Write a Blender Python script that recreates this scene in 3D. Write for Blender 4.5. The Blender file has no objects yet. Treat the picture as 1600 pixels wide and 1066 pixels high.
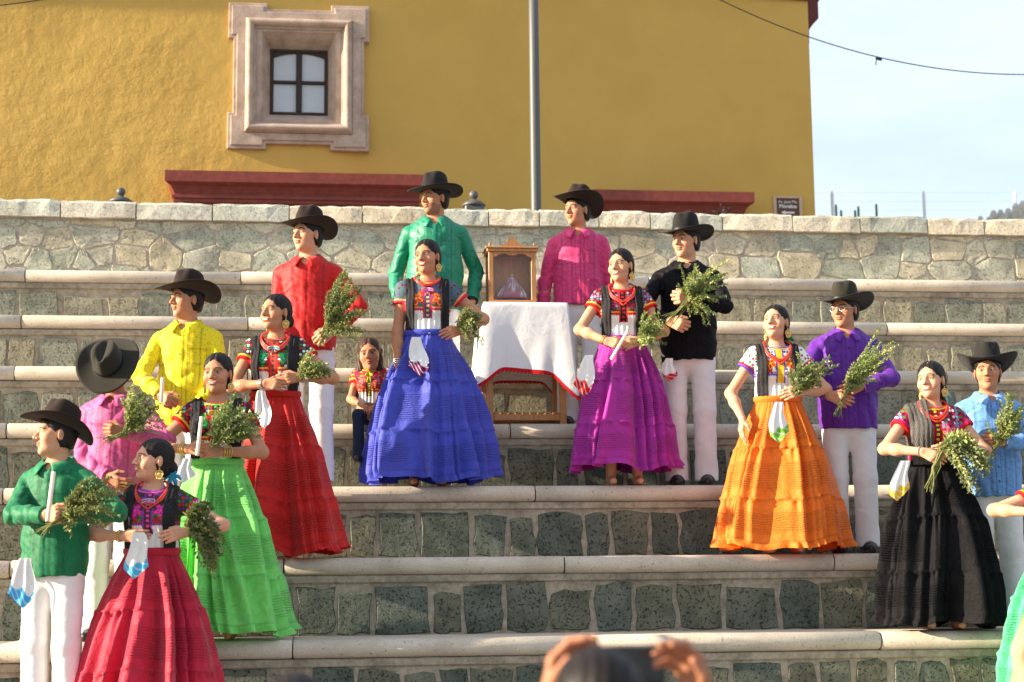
import bpy, bmesh, math, random
import numpy as np
from mathutils import Vector, Matrix

random.seed(7); rng = np.random.default_rng(7)
scene = bpy.context.scene
COL = scene.collection
PI = math.pi

# ------------------------------------------------------------------ camera
F_PX = 2600.0                       # focal length in pixels of a 1600 wide picture
STEP_H, STEP_D = 0.46, 0.616        # one big stair step
CAM = np.array([0.0, -9.442, 0.338])
PITCH, YAW, ROLL = 0.1407, 0.122, -0.0104
_f = np.array([math.sin(YAW)*math.cos(PITCH), math.cos(YAW)*math.cos(PITCH), math.sin(PITCH)])
_r0 = np.array([math.cos(YAW), -math.sin(YAW), 0.0]); _u0 = np.cross(_r0, _f)
_r = math.cos(ROLL)*_r0 + math.sin(ROLL)*_u0
_u = -math.sin(ROLL)*_r0 + math.cos(ROLL)*_u0
cam_d = bpy.data.cameras.new('camera'); cam = bpy.data.objects.new('camera', cam_d); COL.objects.link(cam)
cam.matrix_world = Matrix(((_r[0], _u[0], -_f[0], CAM[0]), (_r[1], _u[1], -_f[1], CAM[1]),
                           (_r[2], _u[2], -_f[2], CAM[2]), (0, 0, 0, 1)))
cam_d.sensor_width = 36.0; cam_d.lens = 36.0*F_PX/1600.0
cam_d.clip_start = 0.05; cam_d.clip_end = 5000
cam_d.dof.use_dof = True; cam_d.dof.focus_distance = 10.4; cam_d.dof.aperture_fstop = 2.7
scene.camera = cam
scene.render.resolution_x, scene.render.resolution_y = 1024, 682

# ------------------------------------------------------------------ sky and sun
SUN_EL, SUN_IN = math.radians(19), math.radians(5.0)   # low sun from the left, grazing the risers
L = Vector((math.cos(SUN_EL)*math.cos(SUN_IN), math.cos(SUN_EL)*math.sin(SUN_IN), -math.sin(SUN_EL)))
world = bpy.data.worlds.new('World'); scene.world = world; world.use_nodes = True
wn, wl = world.node_tree.nodes, world.node_tree.links
wn.clear()
wo = wn.new('ShaderNodeOutputWorld'); bg = wn.new('ShaderNodeBackground'); wl.new(bg.outputs[0], wo.inputs[0])
sky = wn.new('ShaderNodeTexSky'); sky.sky_type = 'NISHITA'; sky.sun_disc = False
sky.sun_elevation = SUN_EL
sky.sun_rotation = math.atan2(-L.x, -L.y)
sky.air_density = 1.0; sky.dust_density = 2.2; sky.ozone_density = 1.0
tc = wn.new('ShaderNodeTexCoord'); mp = wn.new('ShaderNodeMapping'); mp.inputs['Scale'].default_value = (1.0, 1.0, 3.2)
nz = wn.new('ShaderNodeTexNoise'); nz.inputs['Scale'].default_value = 2.6; nz.inputs['Detail'].default_value = 7; nz.inputs['Roughness'].default_value = .55
rp = wn.new('ShaderNodeValToRGB'); rp.color_ramp.elements[0].position = .34; rp.color_ramp.elements[1].position = .66
rp.color_ramp.elements[0].color = (.42, .42, .42, 1); rp.color_ramp.elements[1].color = (.85, .85, .85, 1)
mx = wn.new('ShaderNodeMix'); mx.data_type = 'RGBA'; mx.inputs['B'].default_value = (5.2, 5.9, 7.0, 1)
wl.new(tc.outputs['Generated'], mp.inputs[0]); wl.new(mp.outputs[0], nz.inputs['Vector']); wl.new(nz.outputs[0], rp.inputs[0])
wl.new(rp.outputs[0], mx.inputs['Factor']); wl.new(sky.outputs[0], mx.inputs['A']); wl.new(mx.outputs['Result'], bg.inputs[0])
bg.inputs[1].default_value = 0.064
sun_d = bpy.data.lights.new('sun', 'SUN'); sun = bpy.data.objects.new('sun', sun_d); COL.objects.link(sun)
sun_d.energy = 4.4; sun_d.angle = math.radians(.55); sun_d.color = (1.0, .85, .64)
sun.rotation_euler = L.to_track_quat('-Z', 'Y').to_euler()
sun.location = (-20, -5, 15)
scene.view_settings.view_transform = 'Standard'; scene.view_settings.look = 'None'
scene.view_settings.gamma = 1; scene.view_settings.use_curve_mapping = False
scene.view_settings.exposure = 1.72

# ------------------------------------------------------------------ small helpers
def U(x, y, Y):
    """world point that stands at pixel (x, y) of the 1600 wide photograph on the vertical plane of depth Y"""
    d = _f*F_PX + _r*(x-800) - _u*(y-533)
    return CAM + d*((Y-CAM[1])/d[1])
def lin(r, g=None, b=None):
    if g is None: r, g, b = r
    return tuple(((c/255)/12.92 if c/255 <= .04045 else ((c/255+.055)/1.055)**2.4) for c in (r, g, b))
def nrm(v):
    v = np.asarray(v, float); return v/(np.linalg.norm(v)+1e-12)
def rotx(a): c, s = math.cos(a), math.sin(a); return np.array([[1,0,0],[0,c,-s],[0,s,c]], float)
def roty(a): c, s = math.cos(a), math.sin(a); return np.array([[c,0,s],[0,1,0],[-s,0,c]], float)
def rotz(a): c, s = math.cos(a), math.sin(a); return np.array([[c,-s,0],[s,c,0],[0,0,1]], float)

def mesh_obj(name, V, Fc, mat, parent=None, loc=None, smooth=True, col=None, uv=None, mats=None):
    """V (n,3); Fc either an (m,k) int array or a list of tuples"""
    me = bpy.data.meshes.new(name)
    V = np.asarray(V, np.float32)
    if isinstance(Fc, np.ndarray):
        m, k = Fc.shape
        me.vertices.add(len(V)); me.vertices.foreach_set('co', V.ravel())
        me.loops.add(m*k); me.loops.foreach_set('vertex_index', Fc.astype(np.int32).ravel())
        me.polygons.add(m); me.polygons.foreach_set('loop_start', np.arange(0, m*k, k, dtype=np.int32))
        try: me.polygons.foreach_set('loop_total', np.full(m, k, np.int32))
        except Exception: pass
        me.update(calc_edges=True)
    else:
        me.from_pydata([tuple(v) for v in V], [], Fc); me.update()
    if smooth: me.polygons.foreach_set('use_smooth', np.ones(len(me.polygons), bool))
    if col is not None:
        a = me.color_attributes.new('Col', 'FLOAT_COLOR', 'POINT')
        c4 = np.ones((len(V), 4), np.float32); c4[:, :3] = col; a.data.foreach_set('color', c4.ravel())
    if uv is not None:
        lay = me.uv_layers.new(name='UVMap'); vi = np.zeros(len(me.loops), np.int32); me.loops.foreach_get('vertex_index', vi)
        lay.data.foreach_set('uv', np.asarray(uv, np.float32)[vi].ravel())
    for mm in (mats or [mat]): me.materials.append(mm)
    o = bpy.data.objects.new(name, me); COL.objects.link(o)
    if parent is not None: o.parent = parent
    if loc is not None: o.location = tuple(loc)
    return o
def empty(name, loc):
    o = bpy.data.objects.new(name, None); o.empty_display_size = .1; COL.objects.link(o); o.location = tuple(loc); return o
def tag(o, label=None, cat=None, group=None, kind=None):
    if label: o['label'] = label
    if cat: o['category'] = cat
    if group: o['group'] = group
    if kind: o['kind'] = kind
    return o

class MB:
    """collects simple shapes into one mesh"""
    def __init__(s): s.V = []; s.F = []; s.C = []; s.c = (1, 1, 1)
    def add(s, V, F):
        n = len(s.V); s.V += [tuple(v) for v in V]; s.F += [tuple(i+n for i in f) for f in F]; s.C += [s.c]*len(V)
    def box(s, lo, hi, bev=0.0):
        lo = np.array(lo, float); hi = np.array(hi, float)
        if bev <= 0:
            V = [(x, y, z) for x in (lo[0], hi[0]) for y in (lo[1], hi[1]) for z in (lo[2], hi[2])]
            s.add(V, [(0,1,3,2),(4,6,7,5),(0,4,5,1),(2,3,7,6),(0,2,6,4),(1,5,7,3)]); return
        b = min(bev, .49*min(hi-lo)); V = []; idx = {}
        for i in (0, 1):
            for j in (0, 1):
                for k in (0, 1):
                    c = [(lo, hi)[t][a] for a, t in enumerate((i, j, k))]
                    sg = [1 if t == 0 else -1 for t in (i, j, k)]
                    for ax in range(3):
                        p = [c[a]+(0 if a == ax else sg[a]*b) for a in range(3)]
                        idx[(i,j,k,ax)] = len(V); V.append(p)
        Fs = []
        for ax in range(3):
            o1, o2 = [a for a in range(3) if a != ax]
            for t in (0, 1):
                q = []
                for (m, n) in ((0,0),(1,0),(1,1),(0,1)):
                    key = [0,0,0]; key[ax] = t; key[o1] = m; key[o2] = n; q.append(idx[(*key, ax)])
                Fs.append(tuple(q))
        for ax in range(3):      # edge bevels along ax
            o1, o2 = [a for a in range(3) if a != ax]
            for (m, n) in ((0,0),(1,0),(1,1),(0,1)):
                k0 = [0,0,0]; k0[ax] = 0; k0[o1] = m; k0[o2] = n; k1 = list(k0); k1[ax] = 1
                Fs.append((idx[(*k0,o1)], idx[(*k1,o1)], idx[(*k1,o2)], idx[(*k0,o2)]))
        for i in (0,1):
            for j in (0,1):
                for k in (0,1): Fs.append(tuple(idx[(i,j,k,a)] for a in range(3)))
        s.add(V, Fs)
    def tube(s, pts, rad, n=8, cap=True, closed=False):
        pts = np.array(pts, float); m = len(pts); rad = np.broadcast_to(np.asarray(rad, float), (m,))
        T = np.gradient(pts, axis=0) if not closed else np.roll(pts, -1, 0)-np.roll(pts, 1, 0)
        V = []; up = np.array([0.03, .05, 1.0]); a = None
        for i in range(m):
            t = nrm(T[i])
            if a is None:
                a = np.cross(t, up); a = nrm(a) if np.linalg.norm(a) > .15 else nrm(np.cross(t, [1, 0, .1]))
            else: a = nrm(a - t*np.dot(a, t))
            b = np.cross(t, a)
            for j in range(n):
                an = 2*PI*j/n; V.append(pts[i]+rad[i]*(a*math.cos(an)+b*math.sin(an)))
        Fs = []
        for i in range(m if closed else m-1):
            i2 = (i+1) % m
            for j in range(n): Fs.append((i*n+j, i*n+(j+1) % n, i2*n+(j+1) % n, i2*n+j))
        if cap and not closed: Fs += [tuple(range(n-1, -1, -1)), tuple(range((m-1)*n, m*n))]
        s.add(V, Fs)
    def lathe(s, prof, n=24, c=(0, 0, 0)):
        V = []; m = len(prof)
        for (r, z) in prof:
            for j in range(n): V.append((c[0]+r*math.cos(2*PI*j/n), c[1]+r*math.sin(2*PI*j/n), c[2]+z))
        Fs = [(i*n+j, i*n+(j+1) % n, (i+1)*n+(j+1) % n, (i+1)*n+j) for i in range(m-1) for j in range(n)]
        Fs += [tuple(range(n-1, -1, -1)), tuple(range((m-1)*n, m*n))]; s.add(V, Fs)
    def prism(s, poly, y0, y1):
        """outline in x, z extruded from y0 to y1"""
        n = len(poly); V = [(x, y0, z) for x, z in poly]+[(x, y1, z) for x, z in poly]
        s.add(V, [tuple(range(n)), tuple(range(2*n-1, n-1, -1))]+[(i, i+n, (i+1) % n+n, (i+1) % n) for i in range(n)])
    def build(s, name, mat, parent=None, loc=None, smooth=False, color=False, fix=True):
        V = np.array(s.V, float)
        if loc is not None: V = V-np.array(loc)
        o = mesh_obj(name, V, s.F, mat, parent, loc, smooth, np.array(s.C) if color else None)
        if fix:
            bm = bmesh.new(); bm.from_mesh(o.data); bmesh.ops.recalc_face_normals(bm, faces=bm.faces); bm.to_mesh(o.data); bm.free()
        return o

# ------------------------------------------------------------------ materials
class NT:
    def __init__(s, name):
        s.m = bpy.data.materials.new(name); s.m.use_nodes = True; s.t = s.m.node_tree; s.n = s.t.nodes; s.l = s.t.links
        s.b = s.n['Principled BSDF']; s.co = s.n.new('ShaderNodeTexCoord'); s.out = s.n['Material Output']
    def node(s, t, **kw):
        n = s.n.new(t)
        for k, v in kw.items():
            if hasattr(n, k): setattr(n, k, v)
            else: n.inputs[k].default_value = v
        return n
    def link(s, a, b): s.l.new(a, b)
    def noise(s, scale, detail=5, rough=.6, vec=None, dist=0):
        n = s.node('ShaderNodeTexNoise', Scale=scale, Detail=detail, Roughness=rough, Distortion=dist)
        s.link(vec or s.co.outputs['Object'], n.inputs['Vector']); return n.outputs['Fac']
    def ramp(s, fac, stops):
        n = s.node('ShaderNodeValToRGB'); cr = n.color_ramp
        while len(cr.elements) < len(stops): cr.elements.new(.5)
        for e, (p, c) in zip(cr.elements, stops):
            e.position = p; e.color = (*c, 1) if len(c) == 3 else c
        s.link(fac, n.inputs[0]); return n.outputs[0]
    def mix(s, fac, a, b, mode='MIX'):
        n = s.node('ShaderNodeMix', data_type='RGBA', blend_type=mode)
        for sock, v in (('Factor', fac), ('A', a), ('B', b)):
            if hasattr(v, 'links') or hasattr(v, 'is_linked'): s.link(v, n.inputs[sock])
            elif sock == 'Factor': n.inputs[sock].default_value = v
            else: n.inputs[sock].default_value = (*v, 1)
        return n.outputs['Result']
    def math(s, op, a, b=0.0, clamp=False):
        n = s.node('ShaderNodeMath', operation=op, use_clamp=clamp)
        for i, v in enumerate((a, b)):
            if hasattr(v, 'is_linked'): s.link(v, n.inputs[i])
            else: n.inputs[i].default_value = v
        return n.outputs[0]
    def bump(s, h, strength=.5, dist=.01, prev=None):
        n = s.node('ShaderNodeBump', Strength=strength, Distance=dist); s.link(h, n.inputs['Height'])
        if prev: s.link(prev, n.inputs['Normal'])
        return n.outputs[0]
    def fin(s, color=None, rough=.7, normal=None, spec=.3, **kw):
        if color is not None:
            if hasattr(color, 'is_linked'): s.link(color, s.b.inputs['Base Color'])
            else: s.b.inputs['Base Color'].default_value = (*color, 1)
        if hasattr(rough, 'is_linked'): s.link(rough, s.b.inputs['Roughness'])
        else: s.b.inputs['Roughness'].default_value = rough
        s.b.inputs['Specular IOR Level'].default_value = spec
        if normal: s.link(normal, s.b.inputs['Normal'])
        for k, v in kw.items(): s.b.inputs[k].default_value = v
        return s.m

def m_plain(name, c, rough=.6, spec=.3, bump=0, scale=60, var=.12, **kw):
    t = NT(name); n = t.noise(scale, 4)
    col = t.ramp(n, [(.25, tuple(x*(1-var) for x in c)), (.75, tuple(min(1, x*(1+var)) for x in c))])
    return t.fin(col, rough, t.bump(n, bump, .004) if bump else None, spec, **kw)

def m_stone(name, base, dark, light, pit=.5, scale=1.0, bumpd=.012, obj_rand=True):
    t = NT(name)
    geo = t.node('ShaderNodeNewGeometry').outputs['Position']
    n1 = t.noise(5*scale, 6, .65, geo); n2 = t.noise(62*scale, 4, .62, geo); n3 = t.noise(130*scale, 3, .6, geo)
    col = t.ramp(n1, [(.3, dark), (.5, base), (.72, light)])
    if obj_rand:
        rnd = t.node('ShaderNodeObjectInfo').outputs['Random']
        col = t.mix(.9, col, t.ramp(rnd, [(0, (.66, .72, .68)), (.3, (.92, .98, .94)), (.55, (1.02, 1, .94)), (.8, (1.14, 1.02, .84)), (1, (1.25, 1.2, 1.08))]), 'MULTIPLY')
    pits = t.ramp(n2, [(.35, (0, 0, 0)), (.43, (1, 1, 1))])
    col = t.mix(t.math('MULTIPLY', t.math('SUBTRACT', 1.0, pits), pit), col, tuple(x*.35 for x in dark))
    sp = t.ramp(n3, [(.3, (.78, .78, .78)), (.7, (1.18, 1.18, 1.18))])
    col = t.mix(1.0, col, sp, 'MULTIPLY')
    b = t.bump(n1, .6, bumpd*2); b = t.bump(pits, .7, bumpd, b); b = t.bump(n3, .5, bumpd*.4, b)
    return t.fin(col, .9, b, .15)

M = {}
M['riser_stone'] = m_stone('riser_stone', (.128, .138, .112), (.075, .083, .066), (.175, .182, .148), .8, 1.1, .024)
M['riser_stone_pale'] = m_stone('riser_stone_pale', (.25, .245, .195), (.15, .15, .12), (.33, .315, .25), .65, 1.1, .02)
M['wall_stone'] = m_stone('wall_stone', (.47, .455, .37), (.30, .295, .24), (.60, .57, .46), .4, 1, .010)
M['coping'] = m_stone('coping', (.64, .605, .52), (.42, .39, .32), (.74, .70, .61), .3, .8, .010)
def m_nosing():
    t = NT('nosing'); geo = t.node('ShaderNodeNewGeometry').outputs['Position']
    n1 = t.noise(3, 5, .6, geo); n2 = t.noise(55, 4, .7, geo); n3 = t.noise(170, 2, .5, geo)
    col = t.ramp(n1, [(.3, (.42, .36, .28)), (.55, (.55, .475, .38)), (.75, (.62, .545, .445))])
    pits = t.ramp(n2, [(.31, (0, 0, 0)), (.38, (1, 1, 1))])
    col = t.mix(t.math('MULTIPLY', t.math('SUBTRACT', 1.0, pits), .75), col, (.10, .085, .065))
    col = t.mix(1.0, col, t.ramp(n3, [(.3, (.8, .8, .8)), (.7, (1.12, 1.12, 1.12))]), 'MULTIPLY')
    return t.fin(col, .8, t.bump(n3, .35, .004, t.bump(pits, .6, .008)), .25)
M['nosing'] = m_nosing()
def m_plaster(name, base, dark, light):
    t = NT(name); geo = t.node('ShaderNodeNewGeometry').outputs['Position']
    n1 = t.noise(2.2, 7, .7, geo, 1.0); n2 = t.noise(30, 6, .7, geo); n3 = t.noise(9, 5, .7, geo)
    col = t.ramp(n1, [(.3, dark), (.52, base), (.75, light)])
    col = t.mix(t.ramp(n3, [(.5, (0, 0, 0)), (.7, (.55, .55, .55))]), col, tuple(x*.45 for x in dark))
    col = t.mix(1.0, col, t.ramp(n2, [(.3, (.7, .7, .7)), (.7, (1.2, 1.2, 1.2))]), 'MULTIPLY')
    return t.fin(col, .92, t.bump(n2, .7, .010, t.bump(n3, .5, .02)), .12)
M['riser_mortar'] = m_plaster('riser_mortar', (.36, .305, .225), (.20, .172, .125), (.45, .385, .29))
M['wall_mortar'] = m_plaster('wall_mortar', (.43, .375, .305), (.30, .26, .21), (.50, .45, .37))
M['tread'] = m_plaster('tread', (.36, .34, .30), (.24, .22, .19), (.46, .43, .38))
def m_stucco():
    t = NT('stucco'); geo = t.node('ShaderNodeNewGeometry').outputs['Position']
    n1 = t.noise(.9, 6, .6, geo); n2 = t.math('MULTIPLY', t.noise(5.0, 10, .68, geo), t.ramp(t.noise(1.1, 3, .5, geo), [(.35, (.25, .25, .25)), (.65, (1, 1, 1))])); n3 = t.noise(40, 4, .6, geo)
    col = t.ramp(n1, [(.3, (.50, .315, .075)), (.7, (.57, .365, .095))])
    # the left part of the wall carries a coarse hand-thrown render, the right part a smooth one
    sep = t.node('ShaderNodeSeparateXYZ'); t.link(geo, sep.inputs[0])
    rough_side = t.math('ADD', t.math('MULTIPLY', t.math('SUBTRACT', XR, sep.outputs[0]), .9, True), .10, True)
    h = t.math('MULTIPLY', n2, rough_side)
    return t.fin(col, .85, t.bump(n3, .15, .003, t.bump(h, .75, .10)), .2)
XR = float(U(420, 150, 7.6)[0])
M['stucco'] = m_stucco()
M['cantera'] = m_stone('cantera', (.47, .355, .28), (.34, .255, .20), (.56, .44, .36), .15, 1.2, .004, False)
M['red_trim'] = m_plain('red_trim', (.21, .045, .032), .6, .3, .2, 14, .25)
M['wood_dark'] = m_plain('wood_dark', (.035, .018, .012), .5, .3, .2, 40)
M['curtain_glass'] = m_plain('curtain_glass', (.50, .53, .56), .12, .5, 0, 3, .06)
M['iron'] = m_plain('iron', (.075, .08, .082), .5, .5, .15, 90)
M['cable'] = m_plain('cable', (.015, .016, .018), .6)
M['sign_brown'] = m_plain('sign_brown', (.105, .05, .035), .5)
M['sign_white'] = m_plain('sign_white', (.72, .70, .66), .5, var=.03)
M['sign_frame'] = m_plain('sign_frame', (.50, .36, .25), .7, .2, .3, 40)
M['cactus'] = m_plain('cactus', (.55, .54, .46), .7, .2, .3, 12, .35)
M['cactus_green'] = m_plain('cactus_green', (.13, .24, .10), .7, .2, .2, 20, .2)
M['post_white'] = m_plain('post_white', (.78, .78, .76), .6, var=.05)
M['ground'] = m_plaster('ground', (.30, .27, .23), (.2, .18, .15), (.37, .33, .28))
def m_wood():
    t = NT('wood'); mp_ = t.node('ShaderNodeMapping'); mp_.inputs['Scale'].default_value = (14, 14, 1.6)
    t.link(t.co.outputs['Object'], mp_.inputs[0]); n = t.noise(6, 6, .65, mp_.outputs[0], 1.5)
    return t.fin(t.ramp(n, [(.3, (.30, .12, .035)), (.55, (.47, .21, .07)), (.75, (.55, .27, .10))]), .42, t.bump(n, .15, .002), .4)
M['wood'] = m_wood()
def m_glass():
    t = NT('glass'); g = t.node('ShaderNodeBsdfGlossy', Roughness=.05); tr = t.node('ShaderNodeBsdfTransparent')
    fr = t.node('ShaderNodeFresnel', IOR=1.35); ms = t.node('ShaderNodeMixShader')
    t.link(fr.outputs[0], ms.inputs[0]); t.link(tr.outputs[0], ms.inputs[1]); t.link(g.outputs[0], ms.inputs[2])
    t.link(ms.outputs[0], t.out.inputs[0]); return t.m
M['glass'] = m_glass()
def m_skin():
    t = NT('skin'); a = t.node('ShaderNodeVertexColor', layer_name='Col'); n = t.noise(70, 3)
    col = t.mix(1.0, a.outputs[0], t.ramp(n, [(.3, (.93, .93, .93)), (.7, (1.05, 1.05, 1.05))]), 'MULTIPLY')
    m = t.fin(col, .55, None, .25); t.b.inputs['Subsurface Weight'].default_value = .25
    t.b.inputs['Subsurface Radius'].default_value = (.012, .005, .003); t.b.inputs['Subsurface Scale'].default_value = .6
    return m
M['skin'] = m_skin()
def m_attr(name, rough=.75, bumps=.3, scale=260, spec=.2, bd=.002):
    t = NT(name); a = t.node('ShaderNodeVertexColor', layer_name='Col'); n = t.noise(scale, 3)
    col = t.mix(1.0, a.outputs[0], t.ramp(n, [(.3, (.85, .85, .85)), (.7, (1.1, 1.1, 1.1))]), 'MULTIPLY')
    return t.fin(col, rough, t.bump(n, bumps, bd), spec)
M['embroidery'] = m_attr('embroidery', .7, .6, 160, .2, .003)
M['crochet'] = m_attr('crochet', .8, .5, 300)
def m_hair(name, c):
    t = NT(name); mp_ = t.node('ShaderNodeMapping'); mp_.inputs['Scale'].default_value = (160, 30, 25)
    t.link(t.co.outputs['Object'], mp_.inputs[0]); n = t.noise(1, 3, .6, mp_.outputs[0])
    return t.fin(t.ramp(n, [(.3, tuple(x*.6 for x in c)), (.7, tuple(x*1.5 for x in c))]), .52, t.bump(n, .25, .003), .2)
M['hair_black'] = m_hair('hair_black', (.012, .009, .008)); M['hair_brown'] = m_hair('hair_brown', (.045, .022, .013))
M['felt'] = m_plain('felt', (.017, .015, .014), .85, .15, .25, 200, .3, **{'Sheen Weight': .06})
M['felt_brown'] = m_plain('felt_brown', (.024, .015, .012), .85, .15, .25, 200, .3, **{'Sheen Weight': .06})
M['felt_olive'] = m_plain('felt_olive', (.026, .023, .016), .85, .15, .25, 200, .3, **{'Sheen Weight': .1})
M['hat_band'] = m_plain('hat_band', (.008, .008, .008), .5)
M['shoe'] = m_plain('shoe', (.012, .011, .011), .4, .4)
M['gold'] = m_plain('gold', (.75, .50, .16), .35, .5, .3, 200, .2, Metallic=.75)
M['silver'] = m_plain('silver', (.70, .69, .66), .3, .5, 0, 50, .1, Metallic=.8)
M['coral'] = m_plain('coral', (.62, .045, .025), .35, .5, 0, 90, .3)
M['candle'] = m_plain('candle', (.80, .73, .62), .45, .4, 0, 30, .05, **{'Subsurface Weight': .2})
M['stem'] = m_plain('stem', (.16, .17, .05), .6)
M['phone'] = m_plain('phone', (.012, .012, .014), .2, .5)
M['denim'] = m_plain('denim', (.018, .026, .05), .8, .2, .3, 120, .3)
def m_leaf():
    t = NT('leaf'); a = t.node('ShaderNodeVertexColor', layer_name='Col')
    t.fin(a.outputs[0], .5, None, .35)
    tr = t.node('ShaderNodeBsdfTranslucent'); t.link(a.outputs[0], tr.inputs[0]); ms = t.node('ShaderNodeMixShader'); ms.inputs[0].default_value = .3
    t.link(t.b.outputs[0], ms.inputs[1]); t.link(tr.outputs[0], ms.inputs[2]); t.link(ms.outputs[0], t.out.inputs[0]); return t.m
M['leaf'] = m_leaf()
def m_shirt(name, c, rough=.6, spec=.28):
    """crisp embroidered cotton: the vertex colour carries lace bands, the noise a tone on tone print"""
    t = NT(name); a = t.node('ShaderNodeVertexColor', layer_name='Col')
    n1 = t.noise(52, 3, .55, None, 1.2); n2 = t.noise(11, 5, .55, None, .4); n2.node.noise_type = 'RIDGED_MULTIFRACTAL'; n3 = t.noise(300, 2)
    pr = t.ramp(n1, [(.42, (.78, .78, .78)), (.52, (1.15, 1.15, 1.15)), (.62, (.88, .88, .88))])
    col = t.mix(1.0, t.mix(1.0, c, a.outputs[0], 'MULTIPLY'), pr, 'MULTIPLY')
    b = t.bump(n3, .2, .002, t.bump(n1, .3, .004, t.bump(n2, .7, .016)))
    return t.fin(col, rough, b, spec if sum(c) > .1 else .08, **{'Sheen Weight': .1 if sum(c) > .1 else 0.0})
def m_trousers():
    t = NT('trousers'); n2 = t.noise(9, 4, .6, None, 1.0); n3 = t.noise(350, 2)
    return t.fin(t.ramp(n2, [(.3, (.70, .67, .66)), (.7, (.78, .755, .74))]), .8, t.bump(n3, .15, .002, t.bump(n2, .35, .02)), .2)
M['trousers'] = m_trousers()
def m_white_cloth(name='white_cloth'):
    t = NT(name); n2 = t.noise(6, 5, .6, None, .8); n3 = t.noise(400, 2)
    return t.fin(t.ramp(n2, [(.3, (.76, .75, .74)), (.7, (.81, .80, .79))]), .85, t.bump(n3, .15, .002, t.bump(n2, .3, .02)), .15)
M['white_cloth'] = m_white_cloth()
def m_skirt(name, c, dark=None, sheen=.2):
    """woven cotton with patches of fine horizontal tucks; UV: u round the skirt, v metres from the waist"""
    t = NT(name); sep = t.node('ShaderNodeSeparateXYZ'); t.link(t.co.outputs['UV'], sep.inputs[0])
    u, v = sep.outputs[0], sep.outputs[1]
    a = t.node('ShaderNodeVertexColor', layer_name='Col')
    sepc = t.node('ShaderNodeSeparateColor'); t.link(a.outputs[0], sepc.inputs[0])
    mask, seam = sepc.outputs[0], sepc.outputs[1]
    wob = t.noise(14, 3, .6, t.co.outputs['UV'])
    ph = t.math('ADD', t.math('MULTIPLY', v, 2*PI/.0145), t.math('MULTIPLY', wob, 9.0))
    w = t.math('MULTIPLY_ADD', t.math('SINE', ph), .5); w.node.inputs[2].default_value = .5
    tk = t.math('MULTIPLY', w, mask)
    n2 = t.noise(24, 4, .6, None, 1.0); n3 = t.noise(220, 3)
    cc = t.ramp(n2, [(.3, tuple(x*.86 for x in c)), (.7, tuple(min(1, x*1.1) for x in c))])
    dk = dark or tuple(x*.55 for x in c)
    cc = t.mix(t.math('MULTIPLY', tk, .38), cc, dk)
    cc = t.mix(t.math('MULTIPLY', seam, .6), cc, dk)
    b = t.bump(n3, .2, .003, t.bump(n2, .5, .014, t.bump(tk, .7, .006)))
    t.fin(cc, .6, b, .3 if sum(c) > .1 else .06, **{'Sheen Weight': sheen})
    tr = t.node('ShaderNodeBsdfTranslucent'); t.link(cc, tr.inputs[0]); ms = t.node('ShaderNodeMixShader'); ms.inputs[0].default_value = .16
    t.link(t.b.outputs[0], ms.inputs[1]); t.link(tr.outputs[0], ms.inputs[2]); t.link(ms.outputs[0], t.out.inputs[0])
    return t.m
def m_shawl(name, c):
    t = NT(name); w = t.node('ShaderNodeTexWave', Scale=55, Distortion=1.2); w.bands_direction = 'X'; t.link(t.co.outputs['Object'], w.inputs[0])
    n = t.noise(420, 2); col = t.mix(t.ramp(n, [(.56, (0, 0, 0)), (.64, (1, 1, 1))]), c, tuple(min(1, x*3+.05) for x in c))
    return t.fin(t.mix(.8, col, t.ramp(w.outputs[0], [(0, (.45, .45, .45)), (1, (1.1, 1.1, 1.1))]), 'MULTIPLY'), .85, t.bump(w.outputs[0], .6, .006, t.bump(n, .3, .002)), .15)
M['shawl_black'] = m_shawl('shawl_black', (.022, .020, .022)); M['shawl_grey'] = m_shawl('shawl_grey', (.085, .078, .072))

# ------------------------------------------------------------------ signed distance bodies
def rc(a, b, ra, rb, k=.02, R=None, s=None, op=1):
    a = np.asarray(a, float); b = np.asarray(b, float); c = (a+b)/2
    p = dict(t='rc', c=c, ra=ra, rb=rb, k=k, R=R, s=None if s is None else np.asarray(s, float), op=op, a=a-c, b=b-c)
    if s is not None:
        p['a'] = (p['a']@R)/p['s']; p['b'] = (p['b']@R)/p['s']
    p['br'] = np.linalg.norm(a-b)/2+max(ra, rb)*(1 if s is None else max(s))
    return p
def el(c, r, k=.02, R=None, op=1):
    r = np.asarray(r, float)
    return dict(t='el', c=np.asarray(c, float), r=r, k=k, R=R, op=op, br=max(r))
def grow(prims, g, k=None):
    out = []
    for p in prims:
        q = dict(p)
        if q['t'] == 'rc': q['ra'] += g; q['rb'] += g
        else: q['r'] = q['r']+g
        q['br'] += g
        if k: q['k'] = k
        out.append(q)
    return out
def ev(prims, P):
    n = len(P)
    if n < 3000: return ev0(prims, P)
    cs = .11; I = np.floor((P-P.min(0))/cs).astype(np.int64); key = (I[:, 0]*512+I[:, 1])*512+I[:, 2]
    order = np.argsort(key, kind='stable'); ks = key[order]; cut = np.flatnonzero(np.diff(ks))+1
    st = np.concatenate([[0], cut]); en = np.concatenate([cut, [n]]); out = np.empty(n)
    pc = np.array([p['c'] for p in prims]); pr = np.array([p['br']+max(.075, p['k']) for p in prims])
    Ps = P[order]
    for a, b in zip(st, en):
        q = Ps[a:b]; lo, hi = q.min(0), q.max(0); c = (lo+hi)/2; h = (hi-lo)/2
        d = np.maximum(np.abs(pc-c)-h, 0); use = (d*d).sum(1) < pr*pr
        out[a:b] = ev0([prims[i] for i in np.flatnonzero(use)], q, False)
    res = np.empty(n); res[order] = out; return res
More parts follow.
